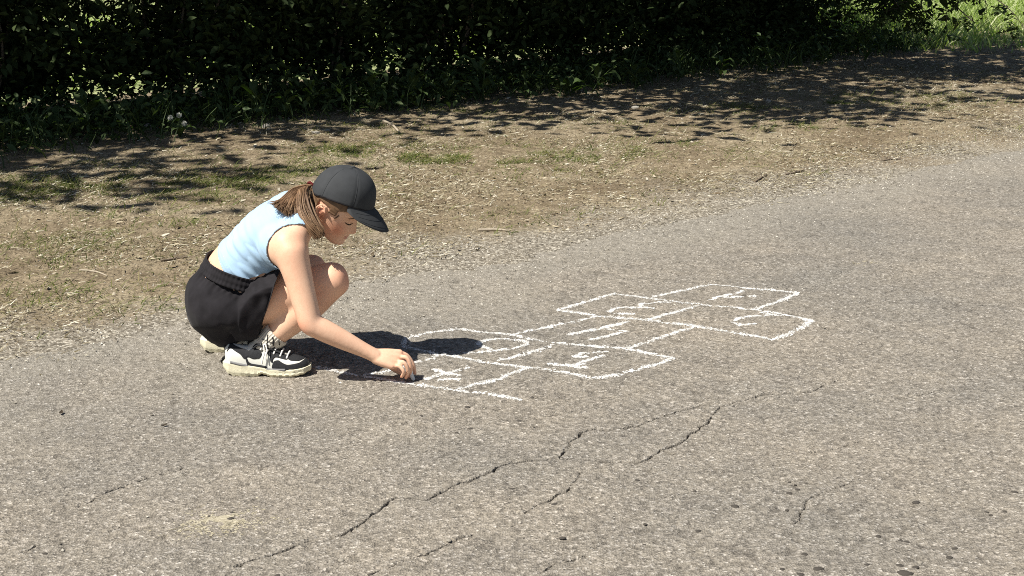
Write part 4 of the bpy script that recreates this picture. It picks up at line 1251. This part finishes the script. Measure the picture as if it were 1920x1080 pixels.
# creases gather around the waist and run round the body, fanning towards the belly
ph = ta * 1.0 + .10 * np.abs(lt) + .02 * vnoise3(tv * 9, 4)
fold = np.sin(ph * 2 * math.pi / .030 + 2.5 * vnoise3(tv * 12, 8)) * (0.35 + 0.65 * vnoise3(tv * 20, 21))
amp = .0045 * sstep(.19, .02, ta) * sstep(-.04, .05, -sg_ * 0 + np.abs(lt)) + .0010
uvt = np.stack([ph * 55 + 1.2 * vnoise3(tv * 14, 61), sg_ * 7, lt * 7], 1)
crs = (1 - np.abs(2 * vnoise3(uvt, 33) - 1)) ** 3
big_f = (vnoise3(tv * 22, 31) - .5) * .004 - crs * (.0055 * sstep(.22, .03, ta) + .0012)
tv = tvs + tn * np.maximum(.0065 + fold * amp + big_f, .0028)[:, None]
tv = smooth_mesh(tv, f_, 3, 0.5, -0.4)
top = part('tank_top', *shell(tv, f_, .003, tn), M_top, person)
# darker bound edge round the armholes
# ---- shorts -----------------------------------------------------------------------
sp = [loft([(at(443, 514, YM), .104, .130), (at(439, 527, YM), .120, .154), (at(433, 550, YM), .138, .177), (at(428, 580, YM), .128, .178),
            (at(432, 604, YM), .088, .152), (at(440, 618, YM), .068, .135)], n=48, sub=6, expo=2.25)]
for hp, kn_ in ((hip_n, kne_n), (hip_f, kne_f)):
    a_, b_ = lerp(hp, kn_, -.05), lerp(hp, kn_, .62)
    dn = A3(0, 0, -.012)
    sp.append(loft([(a_ + dn, .094, .092), (lerp(a_, b_, .5) + dn, .094, .090), (b_ + dn * .8, .092, .088)], n=36, round_ends=False))
SV, SF = voxel_union(sp, 0.0042)
SV = smooth_mesh(SV, SF, 12, 0.5, -0.45)
SN = normals_of(SV, SF)
wst = norm(at(447, 506, YM) - at(433, 550, YM))
st_ = (SV - at(447, 506, YM)) @ wst                # 0 at the waistband, negative below
# folds sweep from the waist forward-down to the crease of the hip
d_h = np.linalg.norm(SV - at(500, 560, 4.62), axis=1)
warp = SV + .05 * (np.stack([vnoise3(SV * 7, 51), vnoise3(SV * 7, 52), vnoise3(SV * 7, 53)], 1) - .5)
fdir = norm(at(500, 600, 4.62) - at(420, 620, 4.62)); fprp = norm(np.cross(fdir, A3(0, 1, 0)))
uv = np.stack([warp @ fdir * 5.0, warp @ fprp * 24.0 + d_h * 9, warp[:, 1] * 9], 1)
rid = 1 - np.abs(2 * vnoise3(uv, 3) - 1)
fold = (rid ** 2 - .45) * .025 * sstep(.27, .06, d_h) + (1 - np.abs(2 * vnoise3(uv * 1.9, 5) - 1) - .5) * .004 * sstep(.27, .1, d_h)
gath = np.sin(np.arctan2(SV[:, 1] - YM, (SV - at(447, 506, YM)) @ norm(np.cross(wst, A3(0, 1, 0)))) * 46 + 3 * vnoise3(SV * 20, 2)) * .0022 * sstep(-.07, -.01, st_)
lump = (vnoise3(SV * 16, 14) - .5) * .012 + (vnoise3(SV * 38, 15) - .5) * .004
SV = SV + SN * (fold + gath + lump)[:, None]
SV = smooth_mesh(SV, SF, 2, 0.5, -0.4)
hA, hB = at(521, 519, 4.66), at(486, 624, 4.66)
hnrm = norm(np.cross(hB - hA, A3(0, 1, 0)));  hnrm = hnrm if hnrm[0] > 0 else -hnrm
dd = (SV - hA) @ hnrm + .006 * (vnoise3(SV * 14, 40) - .5)
SV = SV - np.maximum(dd, 0)[:, None] * hnrm * .98
SV[:, 2] = np.maximum(SV[:, 2], .055)
shorts = part('shorts', SV, SF, M_shorts, person)
# elastic waistband, gathered
W0 = at(449, 503, YM); sgd = norm(np.cross(wst, A3(0, 1, 0)))
Vw = []; nw, mw = 240, 9
for i in range(mw):
    w = i / (mw - 1)
    for j in range(nw):
        t = 2 * math.pi * j / nw
        rip = .0011 * math.sin(t * 58 + 1.5 * math.sin(5 * t)) * (0.6 + 0.4 * math.sin(w * math.pi * 3)) + .0018 * math.cos(w * math.pi * 4)
        a_, b_ = .110 + rip + .007 * (1 - w) ** 1.5, .139 + rip + .012 * (1 - w) ** 1.5
        ct, st2 = math.cos(t), math.sin(t)
        Vw.append(W0 + sgd * a_ * np.sign(ct) * abs(ct) ** (2 / 2.2) + A3(0, 1, 0) * b_ * np.sign(st2) * abs(st2) ** (2 / 2.2) + wst * (-.026 + .038 * w))
Vw = np.array(Vw)
Fw = np.array([(i * nw + j, i * nw + (j + 1) % nw, (i + 1) * nw + (j + 1) % nw, (i + 1) * nw + j) for i in range(mw - 1) for j in range(nw)])
Nw = normals_of(Vw, Fw)
if ((Vw - W0) * Nw).sum() < 0: Fw = Fw[:, ::-1]; Nw = -Nw
part('waistband', *shell(Vw, Fw, .004, Nw), M_shorts, shorts)

# ---- socks -------------------------------------------------------------------------
def sock(an, kn_, near):
    d = norm(kn_ - an)
    s0 = an + d * -.045; s1 = an + d * .068
    e1 = norm(np.cross(d, A3(0, 1, 0))); e2 = np.cross(d, e1)
    V = []; n, m2 = 168, 22
    for i in range(m2):
        w = i / (m2 - 1)
        c = lerp(s0, s1, w)
        r = np.interp(w, [0, .35, .7, .93, 1], [.038, .0365, .0385, .0425, .0405])
        for j in range(n):
            t = 2 * math.pi * j / n
            rib = .0010 * math.sin(t * 28) * (1 if w > .45 else .3) + .0015 * math.sin(w * 26 + 2 * math.sin(t + 1)) * (w < .6)
            V.append(c + (e1 * math.cos(t) + e2 * math.sin(t)) * (r + rib))
    V = np.array(V)
    F = np.array([(i * n + j, i * n + (j + 1) % n, (i + 1) * n + (j + 1) % n, (i + 1) * n + j) for i in range(m2 - 1) for j in range(n)])
    Nn = normals_of(V, F)
    if ((V - an) * Nn).sum() < 0: F = F[:, ::-1]; Nn = -Nn
    o = part('sock', *shell(V, F, .003, Nn), M_sockm, person)
    if near:
        def sp_(w, ang):
            c = lerp(s0, s1, w); r = np.interp(w, [0, .35, .7, .93, 1], [.038, .0365, .0385, .0425, .0405]) + .0016
            t = math.radians(ang)
            e = norm(A3(0, -1, 0) - d * (A3(0, -1, 0) @ d)); g = np.cross(d, e)
            return c + (e * math.cos(t) + g * math.sin(t)) * r
        marks = [[(.86, -30), (.62, 5)], [(.80, 12), (.66, -34)], [(.92, -8), (.84, 10), (.76, 22)], [(.56, -24), (.42, 4)], [(.58, 2), (.44, -26)],
                 [(.74, 34), (.58, 30), (.50, 44)], [(.66, 44), (.52, 20)], [(.40, 22), (.36, 40), (.30, 30)], [(.95, 24), (.88, 40)]]
        for mk in marks:
            part('printed_mark', *tube([sp_(*q) for q in mk], .0017, n=6, sub=4), M_sockprint, o)
    return o
sock(ank_n, kne_n, True); sock(ank_f, kne_f, False)

# ---- sneakers -------------------------------------------------------------------------
def in_poly(x, y, poly):
    c = np.zeros(len(x), bool); n = len(poly)
    for i in range(n):
        x0, y0 = poly[i]; x1, y1 = poly[(i + 1) % n]
        cr = ((y0 > y) != (y1 > y)) & (x < (x1 - x0) * (y - y0) / (y1 - y0 + 1e-12) + x0)
        c ^= cr
    return c

def sneaker(heel, ang, side, label):
    """heel: point on the ground under the back of the heel; ang: heading; side: +1 if the outer side faces the viewer"""
    fx = A3(math.cos(ang), math.sin(ang), 0); fy = A3(math.sin(ang), -math.cos(ang), 0)   # fy towards viewer
    W = lambda x, y, z: heel + fx * x + fy * y + A3(0, 0, z)
    Ls = .274
    hw = lambda x: np.interp(x, [0, .02, .06, .12, .18, .225, .255, Ls], [.020, .033, .038, .038, .045, .044, .034, .012])
    toe = lambda x: .016 * np.clip((x - .20) / .074, 0, 1) ** 2 + .022 * np.clip((.035 - x) / .035, 0, 1) ** 1.6    # rocker
    sh = bpy.data.objects.new('sneaker', None); sh.empty_display_size = .05; C.objects.link(sh); sh.parent = person
    if label: sh['label'] = label
    # sole: rings from bottom to top with scalloped tread
    nx = 150
    xs = np.concatenate([np.linspace(0, Ls, nx), np.linspace(Ls, 0, nx)[1:-1]])
    ys = np.concatenate([hw(np.linspace(0, Ls, nx)), -hw(np.linspace(Ls, 0, nx))[1:-1]])
    ridge = np.sign(np.sin(xs * 2 * math.pi / .020)) * .5 + .5
    notch = (np.abs(xs - .127) < .014)
    top_z = lambda x: np.interp(x, [0, .02, .06, .10, .14, .20, .25, Ls], [.043, .042, .039, .033, .027, .023, .027, .032])
    rows = []
    for w in (0.0, .25, .3, .55, .8, .97, 1.0):
        z0 = toe(xs) + np.where(notch, .007, 0) + ridge * .0028
        z = z0 + (top_z(xs) - z0) * w
        bulge = np.interp(w, [0, .25, .3, .55, .8, .97, 1], [.94, 1.03, 1.05, 1.0, 1.04, 1.02, .96]) + .012 * (ridge - .5) * (w < .3) + .008 * np.sin(xs * 85) * (w > .2)
        rows.append(np.stack([xs, ys * bulge, z], 1))
    P_ = np.vstack(rows); k = len(xs)
    F = [(i * k + j, i * k + (j + 1) % k, (i + 1) * k + (j + 1) % k, (i + 1) * k + j) for i in range(6) for j in range(k)]
    F.append(tuple(range(k - 1, -1, -1))); F.append(tuple(range(6 * k, 7 * k)))
    so = part('sole', heel + P_[:, :1] * fx + P_[:, 1:2] * fy + P_[:, 2:] * A3(0, 0, 1), F, M_sole, sh)
    so.data.set_sharp_from_angle(angle=math.radians(38))
    # upper: cross sections along x
    xk = [.006, .02, .045, .075, .10, .125, .15, .18, .21, .235, .255, .266]
    hk = [.085, .096, .094, .090, .094, .092, .084, .073, .063, .057, .050, .042]
    wk = [.014, .029, .034, .0345, .035, .036, .039, .0415, .0415, .037, .027, .014]
    S = catmull(np.array([xk, hk, wk]).T, 6); n = 44
    V = []
    for x, h, w in S:
        zb = float(top_z(x)) - .006
        for j in range(n):
            t = math.pi * j / (n - 1)
            yy = math.cos(t) * w * (1 - .10 * math.sin(t) ** 3); zz = math.sin(t) ** .62
            opening = float(sstep(.012, .03, x) * (1 - sstep(.085, .105, x)))
            pinch = 1 - .12 * zz
            V.append((x, yy * pinch, zb + (h - zb) * zz))
    V = np.array(V); m2 = len(S)
    F = np.array([(i * n + j, i * n + j + 1, (i + 1) * n + j + 1, (i + 1) * n + j) for i in range(m2 - 1) for j in range(n - 1)])
    fineV = heel + V[:, :1] * fx + V[:, 1:2] * fy + V[:, 2:] * A3(0, 0, 1)
    # subdivide for crisp colour zones
    me = build_mesh('tmp', fineV, F)
    bm = bmesh.new(); bm.from_mesh(me)
    bmesh.ops.subdivide_edges(bm, edges=bm.edges[:], cuts=1, use_grid_fill=True)
    bm.verts.ensure_lookup_table()
    fv = np.array([v_.co[:] for v_ in bm.verts]); ff = np.array([[q.index for q in p_.verts] for p_ in bm.faces if len(p_.verts) == 4])
    bm.free(); bpy.data.meshes.remove(me)
    Nn = normals_of(fv, ff)
    cen = heel + fx * .13 + A3(0, 0, .04)
    if ((fv - cen) * Nn).sum() < 0: ff = ff[:, ::-1]; Nn = -Nn
    up_ = part('upper', *shell(fv, ff, .002, Nn), M_shoew, sh)
    lx = (fv - heel) @ fx; ly = (fv - heel) @ fy; lz = fv[:, 2] - heel[2]
    zones = {
      'collar': [(.012, .070), (.022, .100), (.035, .094), (.060, .086), (.085, .080), (.105, .093), (.118, .088), (.128, .070), (.120, .056), (.095, .054), (.082, .062), (.070, .050), (.058, .068), (.040, .078), (.026, .086)],
      'side_overlay': [(.070, .062), (.080, .062), (.085, .046), (.110, .040), (.140, .036), (.150, .030), (.150, .020), (.075, .020), (.078, .040)],
      'lace_panel': [(.128, .095), (.150, .082), (.200, .064), (.214, .064), (.205, .052), (.185, .056), (.168, .062), (.160, .050), (.168, .040), (.150, .046), (.150, .062), (.136, .074)],
      'mudguard': [(.162, .052), (.178, .055), (.188, .048), (.205, .040), (.240, .044), (.258, .052), (.28, .055), (.28, .02), (.150, .02), (.156, .036)],
      'toe_box': [(.204, .054), (.214, .050), (.240, .0475), (.256, .051), (.256, .075), (.204, .075)],
    }
    first = None
    for nm, poly in zones.items():
        kp_ = in_poly(lx, lz, poly)
        if nm in ('toe_box',): kp_ |= (lx > .2) & (lx < .25) & (np.abs(ly) < .020) & (lz > .05)
        for sgn in ((1, -1) if nm not in ('toe_box', 'mudguard') else (0,)):
            ids_, f2 = submesh(fv, ff, kp_ & (ly * sgn > 0) if sgn else kp_)
            if len(f2) == 0: continue
            zv = fv[ids_].copy(); Ez = np.vstack([f2[:, [i, (i + 1) % 4]] for i in range(4)]); kz = np.sort(Ez, axis=1)
            uq, inv_, cnt_ = np.unique(kz, axis=0, return_inverse=True, return_counts=True); be = uq[cnt_ == 1]
            for _ in range(12):
                acc = np.zeros_like(zv); dg_ = np.zeros(len(zv))
                np.add.at(acc, be[:, 0], zv[be[:, 1]]); np.add.at(acc, be[:, 1], zv[be[:, 0]]); np.add.at(dg_, be.ravel(), 1)
                mk = dg_ >= 2
                zv[mk] += .5 * (acc[mk] / dg_[mk][:, None] - zv[mk])
            part(nm, *shell(zv + Nn[ids_] * .0014, f2, .0014, Nn[ids_]), M_shoeb, up_)
    for rect in ([(.026, .047), (.082, .036), (.084, .046), (.028, .056)], [(.14, .0265), (.20, .0265), (.20, .0305), (.14, .032)]):
        x0, x1 = rect[0][0], rect[1][0]
        q = np.linspace(x0, x1, 20); vs = []
        for x in q:
            w = hw(x) * 1.026
            zc = float(top_z(x)); zl = np.interp(x, [x0, x1], [rect[0][1], rect[1][1]]) - .006; zh = zl + .0075
            vs += [W(x, w, zl), W(x, w, zh), W(x, w - .006, zl), W(x, w - .006, zh)]
        fs = []
        for i in range(19):
            o_ = i * 4
            for a_, b_ in ((0, 1), (1, 3), (3, 2), (2, 0)):
                fs.append((o_ + a_, o_ + b_, o_ + 4 + b_, o_ + 4 + a_))
        fs += [(0, 2, 3, 1), (76, 77, 79, 78)]
        part('midsole_stripe', np.array(vs), fs, M_shoeg, so)
    # tongue, laces, heel loop
    part('tongue', *loft([(W(.098, 0, .088), .005, .026), (W(.115, 0, .098), .006, .027), (W(.15, 0, .085), .005, .024), (W(.19, 0, .069), .004, .02)], ref=fy, n=20), M_shoeb, sh)
    for k_ in range(5):
        x = .122 + .020 * k_; h = np.interp(x, xk, hk) + .0035
        part('lace', *tube([W(x, .026, h - .012), W(x + .004, .013, h), W(x + .006, 0, h + .003), W(x + .004, -.013, h), W(x, -.026, h - .012)], .0028, n=8), M_lace, sh)
    part('lace', *tube([W(.128, .012, .099), W(.132, .028, .096), W(.136, .040, .078), (W(.131, .044, .060)), W(.128, .045, .044)], .0022, n=8), M_lace, sh)
    part('lace', *tube([W(.128, .012, .099), W(.138, .026, .100), W(.143, .037, .084), (W(.140, .043, .064)), W(.142, .043, .052)], .0022, n=8), M_lace, sh)
    part('lace', *tube([W(.130, .008, .098), W(.144, .022, .103), W(.154, .022, .094), W(.140, .010, .097)], .0022, n=8), M_lace, sh)
    part('heel_loop', *tube([W(.006, 0, .080), W(.001, 0, .096), W(.006, 0, .104), W(.013, 0, .096)], .003, n=8), M_shoeb, sh)
    return sh
hn_ = gp(424, 693); hn_[1] = 4.645; hn_[0] = at(421, 690, 4.645)[0]
sneaker(A3(hn_[0], 4.645, 0), math.radians(-2), 1, None)
sneaker(A3(at(377, 650, 4.90)[0], 4.90, 0), math.radians(3), 1, None)
# ================================================================ chalk hopscotch, chalk stick, marks on the road
M_chalk, nt, b = new_mat('white_chalk', 1.0, 0.05)
g = N_(nt, 'ShaderNodeNewGeometry')
nt.links.new(ramp(nt, g.outputs['Random Per Island'], [(0.0, (0.42, 0.41, 0.38)), (0.4, (0.62, 0.61, 0.58)), (1.0, (0.78, 0.78, 0.76))]), b.inputs['Base Color'])
def flecks(x, y, r, lift=.0005):
    """small ragged flat crumbs pressed on the tops of the asphalt grains"""
    n = len(x); m_ = 5
    a_ = np.sort(rng.uniform(0, 6.283, (n, 1)) + np.arange(m_)[None] * 6.283 / m_ + rng.uniform(-.4, .4, (n, m_)), axis=1)
    rr_ = r[:, None] * rng.uniform(.55, 1.25, (n, m_))
    vx = x[:, None] + rr_ * np.cos(a_); vy = y[:, None] + rr_ * np.sin(a_)
    vz = road_mesh_z(vx.ravel(), vy.ravel()).reshape(n, m_) + lift + rng.uniform(0, .0004, (n, 1))
    cz = road_mesh_z(x, y) + lift + .0003
    V = np.concatenate([np.stack([x, y, cz], 1)[:, None], np.stack([vx, vy, vz], 2)], 1).reshape(-1, 3)
    t_ = np.array([(0, k + 1, (k + 1) % m_ + 1) for k in range(m_)])
    return V, (np.arange(n)[:, None, None] * (m_ + 1) + t_[None]).reshape(-1, 3)
def chalk_stroke(pl, width=.023, dens=1.0, seed=0):
    P = densify([gp(*q) for q in pl], step=.02, jit=.0022, seed=seed)
    xs, ys, rs = [], [], []
    for a_, b_ in zip(P[:-1], P[1:]):
        ln = np.linalg.norm((b_ - a_)[:2]); n = int(ln * 2600 * dens) + 1
        w = rng.random(n); off = rng.normal(0, width * .28, n)
        d_ = (b_ - a_)[:2] / (ln + 1e-9)
        x = a_[0] + (b_ - a_)[0] * w - d_[1] * off; y = a_[1] + (b_ - a_)[1] * w + d_[0] * off
        # chalk catches on high grains only
        h = road_fine(x, y) + .0016 * (vnoise(x * 150, y * 150, 99) - .5)
        k = h > -.0016 + .0014 * np.abs(off) / width
        k &= rng.random(n) < (.38 + .9 * vnoise(x * 9, y * 9, 98)) * (.58 + .65 * vnoise(x * 45, y * 45, 97))
        xs.append(x[k]); ys.append(y[k]); rs.append(rng.uniform(.0018, .0042, k.sum()))
    return flecks(np.concatenate(xs), np.concatenate(ys), np.concatenate(rs))
c0 = gp(1060, 640)
chalk = thing('chalk_hopscotch', 'white chalk hopscotch grid with numbers drawn on the asphalt', 'chalk drawing', (c0[0], c0[1], .002))
lines = [
 [(1222, 556), (1280, 545), (1335, 533)], [(1335, 533), (1400, 540), (1460, 545), (1497, 549)], [(1497, 549), (1460, 565), (1415, 580)],
 [(1045, 581), (1100, 565), (1152, 550)], [(1150, 550), (1222, 560), (1310, 570), (1415, 580), (1470, 589), (1522, 601)], [(1522, 601), (1505, 613), (1480, 626), (1450, 636)],
 [(1045, 581), (1120, 592), (1215, 600), (1310, 612), (1390, 626), (1450, 636)], [(1215, 599), (1260, 587), (1308, 572)],
 [(1122, 592), (1060, 606), (1000, 618), (958, 627)], [(1306, 612), (1270, 622), (1225, 637), (1178, 653)],
 [(762, 634), (808, 623), (845, 619), (861, 616), (895, 621), (958, 627), (996, 636), (1040, 642), (1100, 648), (1169, 653), (1220, 663), (1262, 672)],
 [(755, 649), (794, 657), (828, 664), (895, 676), (946, 684), (989, 689), (1035, 693), (1070, 700), (1104, 708), (1122, 708)], [(1122, 708), (1150, 704), (1200, 691), (1240, 680), (1262, 672)],
 [(1040, 645), (1010, 656), (970, 667), (929, 675)], [(762, 634), (755, 649)],
 [(826, 664), (808, 672), (777, 679), (734, 694), (693, 701), (668, 702)], [(989, 690), (965, 698), (926, 713), (890, 721), (859, 729)],
 [(592, 687), (637, 697), (654, 701), (712, 710), (784, 721), (857, 732), (917, 738), (950, 744), (977, 749)],
]
for k, pl in enumerate(lines):
    V, F = chalk_stroke(pl, .0205 if k not in (5, 6) else .026, 1.0, 300 + k)
    part('line', V, F, M_chalk, chalk, smooth=False)
digits = {
 'one': [[(1328, 561), (1367, 552), (1394, 545)], [(1330, 560), (1365, 554), (1390, 547)], [(1356, 558), (1390, 556), (1417, 555)]],
 'two': [[(1449, 590), (1420, 592), (1390, 595), (1376, 601), (1378, 606), (1394, 609), (1417, 606)], [(1425, 586), (1449, 590), (1465, 592)]],
 'three': [[(1140, 585), (1157, 577), (1190, 576), (1227, 577)], [(1203, 575), (1200, 570), (1225, 567), (1257, 567)], [(1146, 586), (1168, 588), (1190, 589)]],
 'four': [[(1064, 628), (1120, 616), (1181, 602)], [(1068, 627), (1120, 617), (1170, 605)], [(1105, 637), (1140, 630), (1175, 620)], [(1140, 616), (1175, 620)]],
 'five': [[(1140, 659), (1115, 660), (1090, 662), (1077, 669), (1085, 670), (1102, 668)], [(1026, 681), (1050, 684), (1073, 687), (1102, 690)], [(1070, 687), (1093, 678), (1134, 666)], [(1060, 683), (1078, 686), (1095, 681)]],
 'six': [[(869, 662), (924, 658), (972, 651), (990, 644), (984, 638), (953, 635), (925, 636), (907, 638), (896, 645), (905, 651), (926, 656)]],
 'seven': [[(797, 711), (823, 703), (849, 697), (881, 688)], [(813, 692), (835, 699), (864, 704)], [(816, 700), (840, 703), (850, 700)], [(818, 713), (845, 710), (862, 712)]],
}
for nm, sts in digits.items():
    V, F = join([chalk_stroke(pl, .018, 1.15, 400 + i) for i, pl in enumerate(sts)])
    o = part('digit', V, F, M_chalk, chalk, smooth=False)
    o['label'] = 'chalk number ' + nm
# chalk stick in the hand
M_cs = plain('chalk_stick', (0.76, 0.76, 0.74), 0.95, 0.1, 0.05)
tip = gp(775.5, 712, .001); top_ = tip + A3(-.010, .004, .024)
V, F = tube([tip, lerp(tip, top_, .3), top_], [.0050, .0062, .0062], n=12, sub=2)
o = link('chalk_stick', build_mesh('chalk_stick', V - tip, F), M_cs); o.location = tip
tag(o, 'stub of white chalk held in the girl\'s fingertips', 'chalk')
# pale rubbed patches
M_sand, nt, b = new_mat('pale_sand', 1.0, 0.05)
g = N_(nt, 'ShaderNodeNewGeometry')
nt.links.new(ramp(nt, g.outputs['Random Per Island'], [(0.0, (0.26, 0.23, 0.16)), (0.5, (0.38, 0.34, 0.25)), (1.0, (0.48, 0.44, 0.34))]), b.inputs['Base Color'])
def patch_of(px_, py_, a_, b_, n, label, mat=M_sand):
    q = gp(px_, py_)
    r_ = np.abs(rng.normal(0, .5, n)); th_ = rng.uniform(0, 6.283, n)
    k = r_ < 1.6
    x = q[0] + a_ * r_ * np.cos(th_); y = q[1] + b_ * r_ * np.sin(th_) + .12 * (x - q[0])
    k &= fbm(x * 30, y * 30, 5) > .45
    V, F = flecks(x[k], y[k], rng.uniform(.002, .0045, k.sum()), .0005)
    o = link('sand_patch', build_mesh('sand_patch', V - q, F, False), mat); o.location = q; o['kind'] = 'stuff'; o['label'] = label; o['category'] = 'sand'
patch_of(412, 977, .12, .095, 2000, 'pale sandy patch on the asphalt at lower left')
patch_of(1622, 493, .055, .045, 420, 'pale whitish rubbed patch on the asphalt at right')
# larger stones set in the asphalt, near the lower right
M_emb = plain('embedded_stone', (0.085, 0.076, 0.066), 0.9, 0.15, 0.35, 60.0, 0.6, 200.0, 0.003)
M_emb2 = plain('pale_embedded_stone', (0.34, 0.31, 0.26), 0.9, 0.15, 0.25, 60.0, 0.6, 200.0, 0.003)
pm = []
for k in range(5):
    V, F = ellipsoid((0, 0, 0), (1, .8, .28), nu=9, nv=5)
    V = V * (1 + .45 * (vnoise3(V * 1.6 + 5 * k, k) - .5))[:, None]
    for mt in (M_emb, M_emb2):
        me = build_mesh('pebble', V, F); me.materials.append(mt); pm.append(me)
er = random.Random(4)
seen = [(1697, 1074, .019), (1534, 1068, .013), (1688, 1060, .010), (1718, 943, .012), (1378, 949, .013), (1700, 1017, .008), (1625, 1059, .007), (1780, 1045, .010), (1790, 1028, .009), (1903, 922, .009), (960, 916, .009), (1501, 1078, .010), (1689, 1013, .007), (1609, 956, .006),
        (1850, 960, .007), (1858, 965, .007), (1495, 918, .009), (876, 764, .011), (998, 746, .008), (790, 780, .007), (1210, 984, .006), (1040, 945, .009), (1055, 1010, .009), (1480, 905, .006)]
for k in range(90):
    px_ = er.uniform(60, 1910); py_ = er.uniform(760, 1078)
    if er.random() < .35 + .65 * (px_ / 1920) * ((py_ - 700) / 380): seen.append((px_, py_, er.uniform(.004, .010)))
for k, (px_, py_, r) in enumerate(seen):
    q = gp(px_, py_); dark = k < 24 or er.random() < .6
    o = bpy.data.objects.new('pebble', pm[2 * er.randrange(5) + (0 if dark else 1)]); C.objects.link(o); o.parent = road
    o.location = (q[0], q[1], float(road_h(q[0], q[1])) - r * .05); o.scale = (r, r, r); o.rotation_euler = (0, 0, er.uniform(0, 6.28))
# a dark curled leaf scrap on the road at the left
def scrap(px_, py_, r, label, seed):
    q = gp(px_, py_); r_ = random.Random(seed); V = []; F = []
    for i_ in range(6):
        w = i_ / 5
        for s_ in (-1, 0, 1):
            V.append((r * (w - .5) * 2, s_ * r * .45 * math.sin(.25 + w * 2.6), .25 * r * abs(s_) + .5 * r * (w - .5) ** 2 * 2 + .002 + r_.uniform(0, .15) * r))
    for i_ in range(5):
        for s_ in range(2): F.append((i_ * 3 + s_, i_ * 3 + s_ + 1, i_ * 3 + s_ + 4, i_ * 3 + s_ + 3))
    o = link('dry_leaf', build_mesh('dry_leaf', V, F), plain('dead_leaf', (0.05, 0.038, 0.025), 0.9)); o.location = (q[0], q[1], float(road_h(q[0], q[1])) + .001); o.rotation_euler = (0, 0, r_.uniform(0, 3))
    tag(o, label, 'leaf')
scrap(115, 777, .013, 'small dark curled dead leaf on the asphalt at left', 3)
scrap(308, 801, .010, 'tiny dark dead leaf scrap on the asphalt left of the shoes', 5)
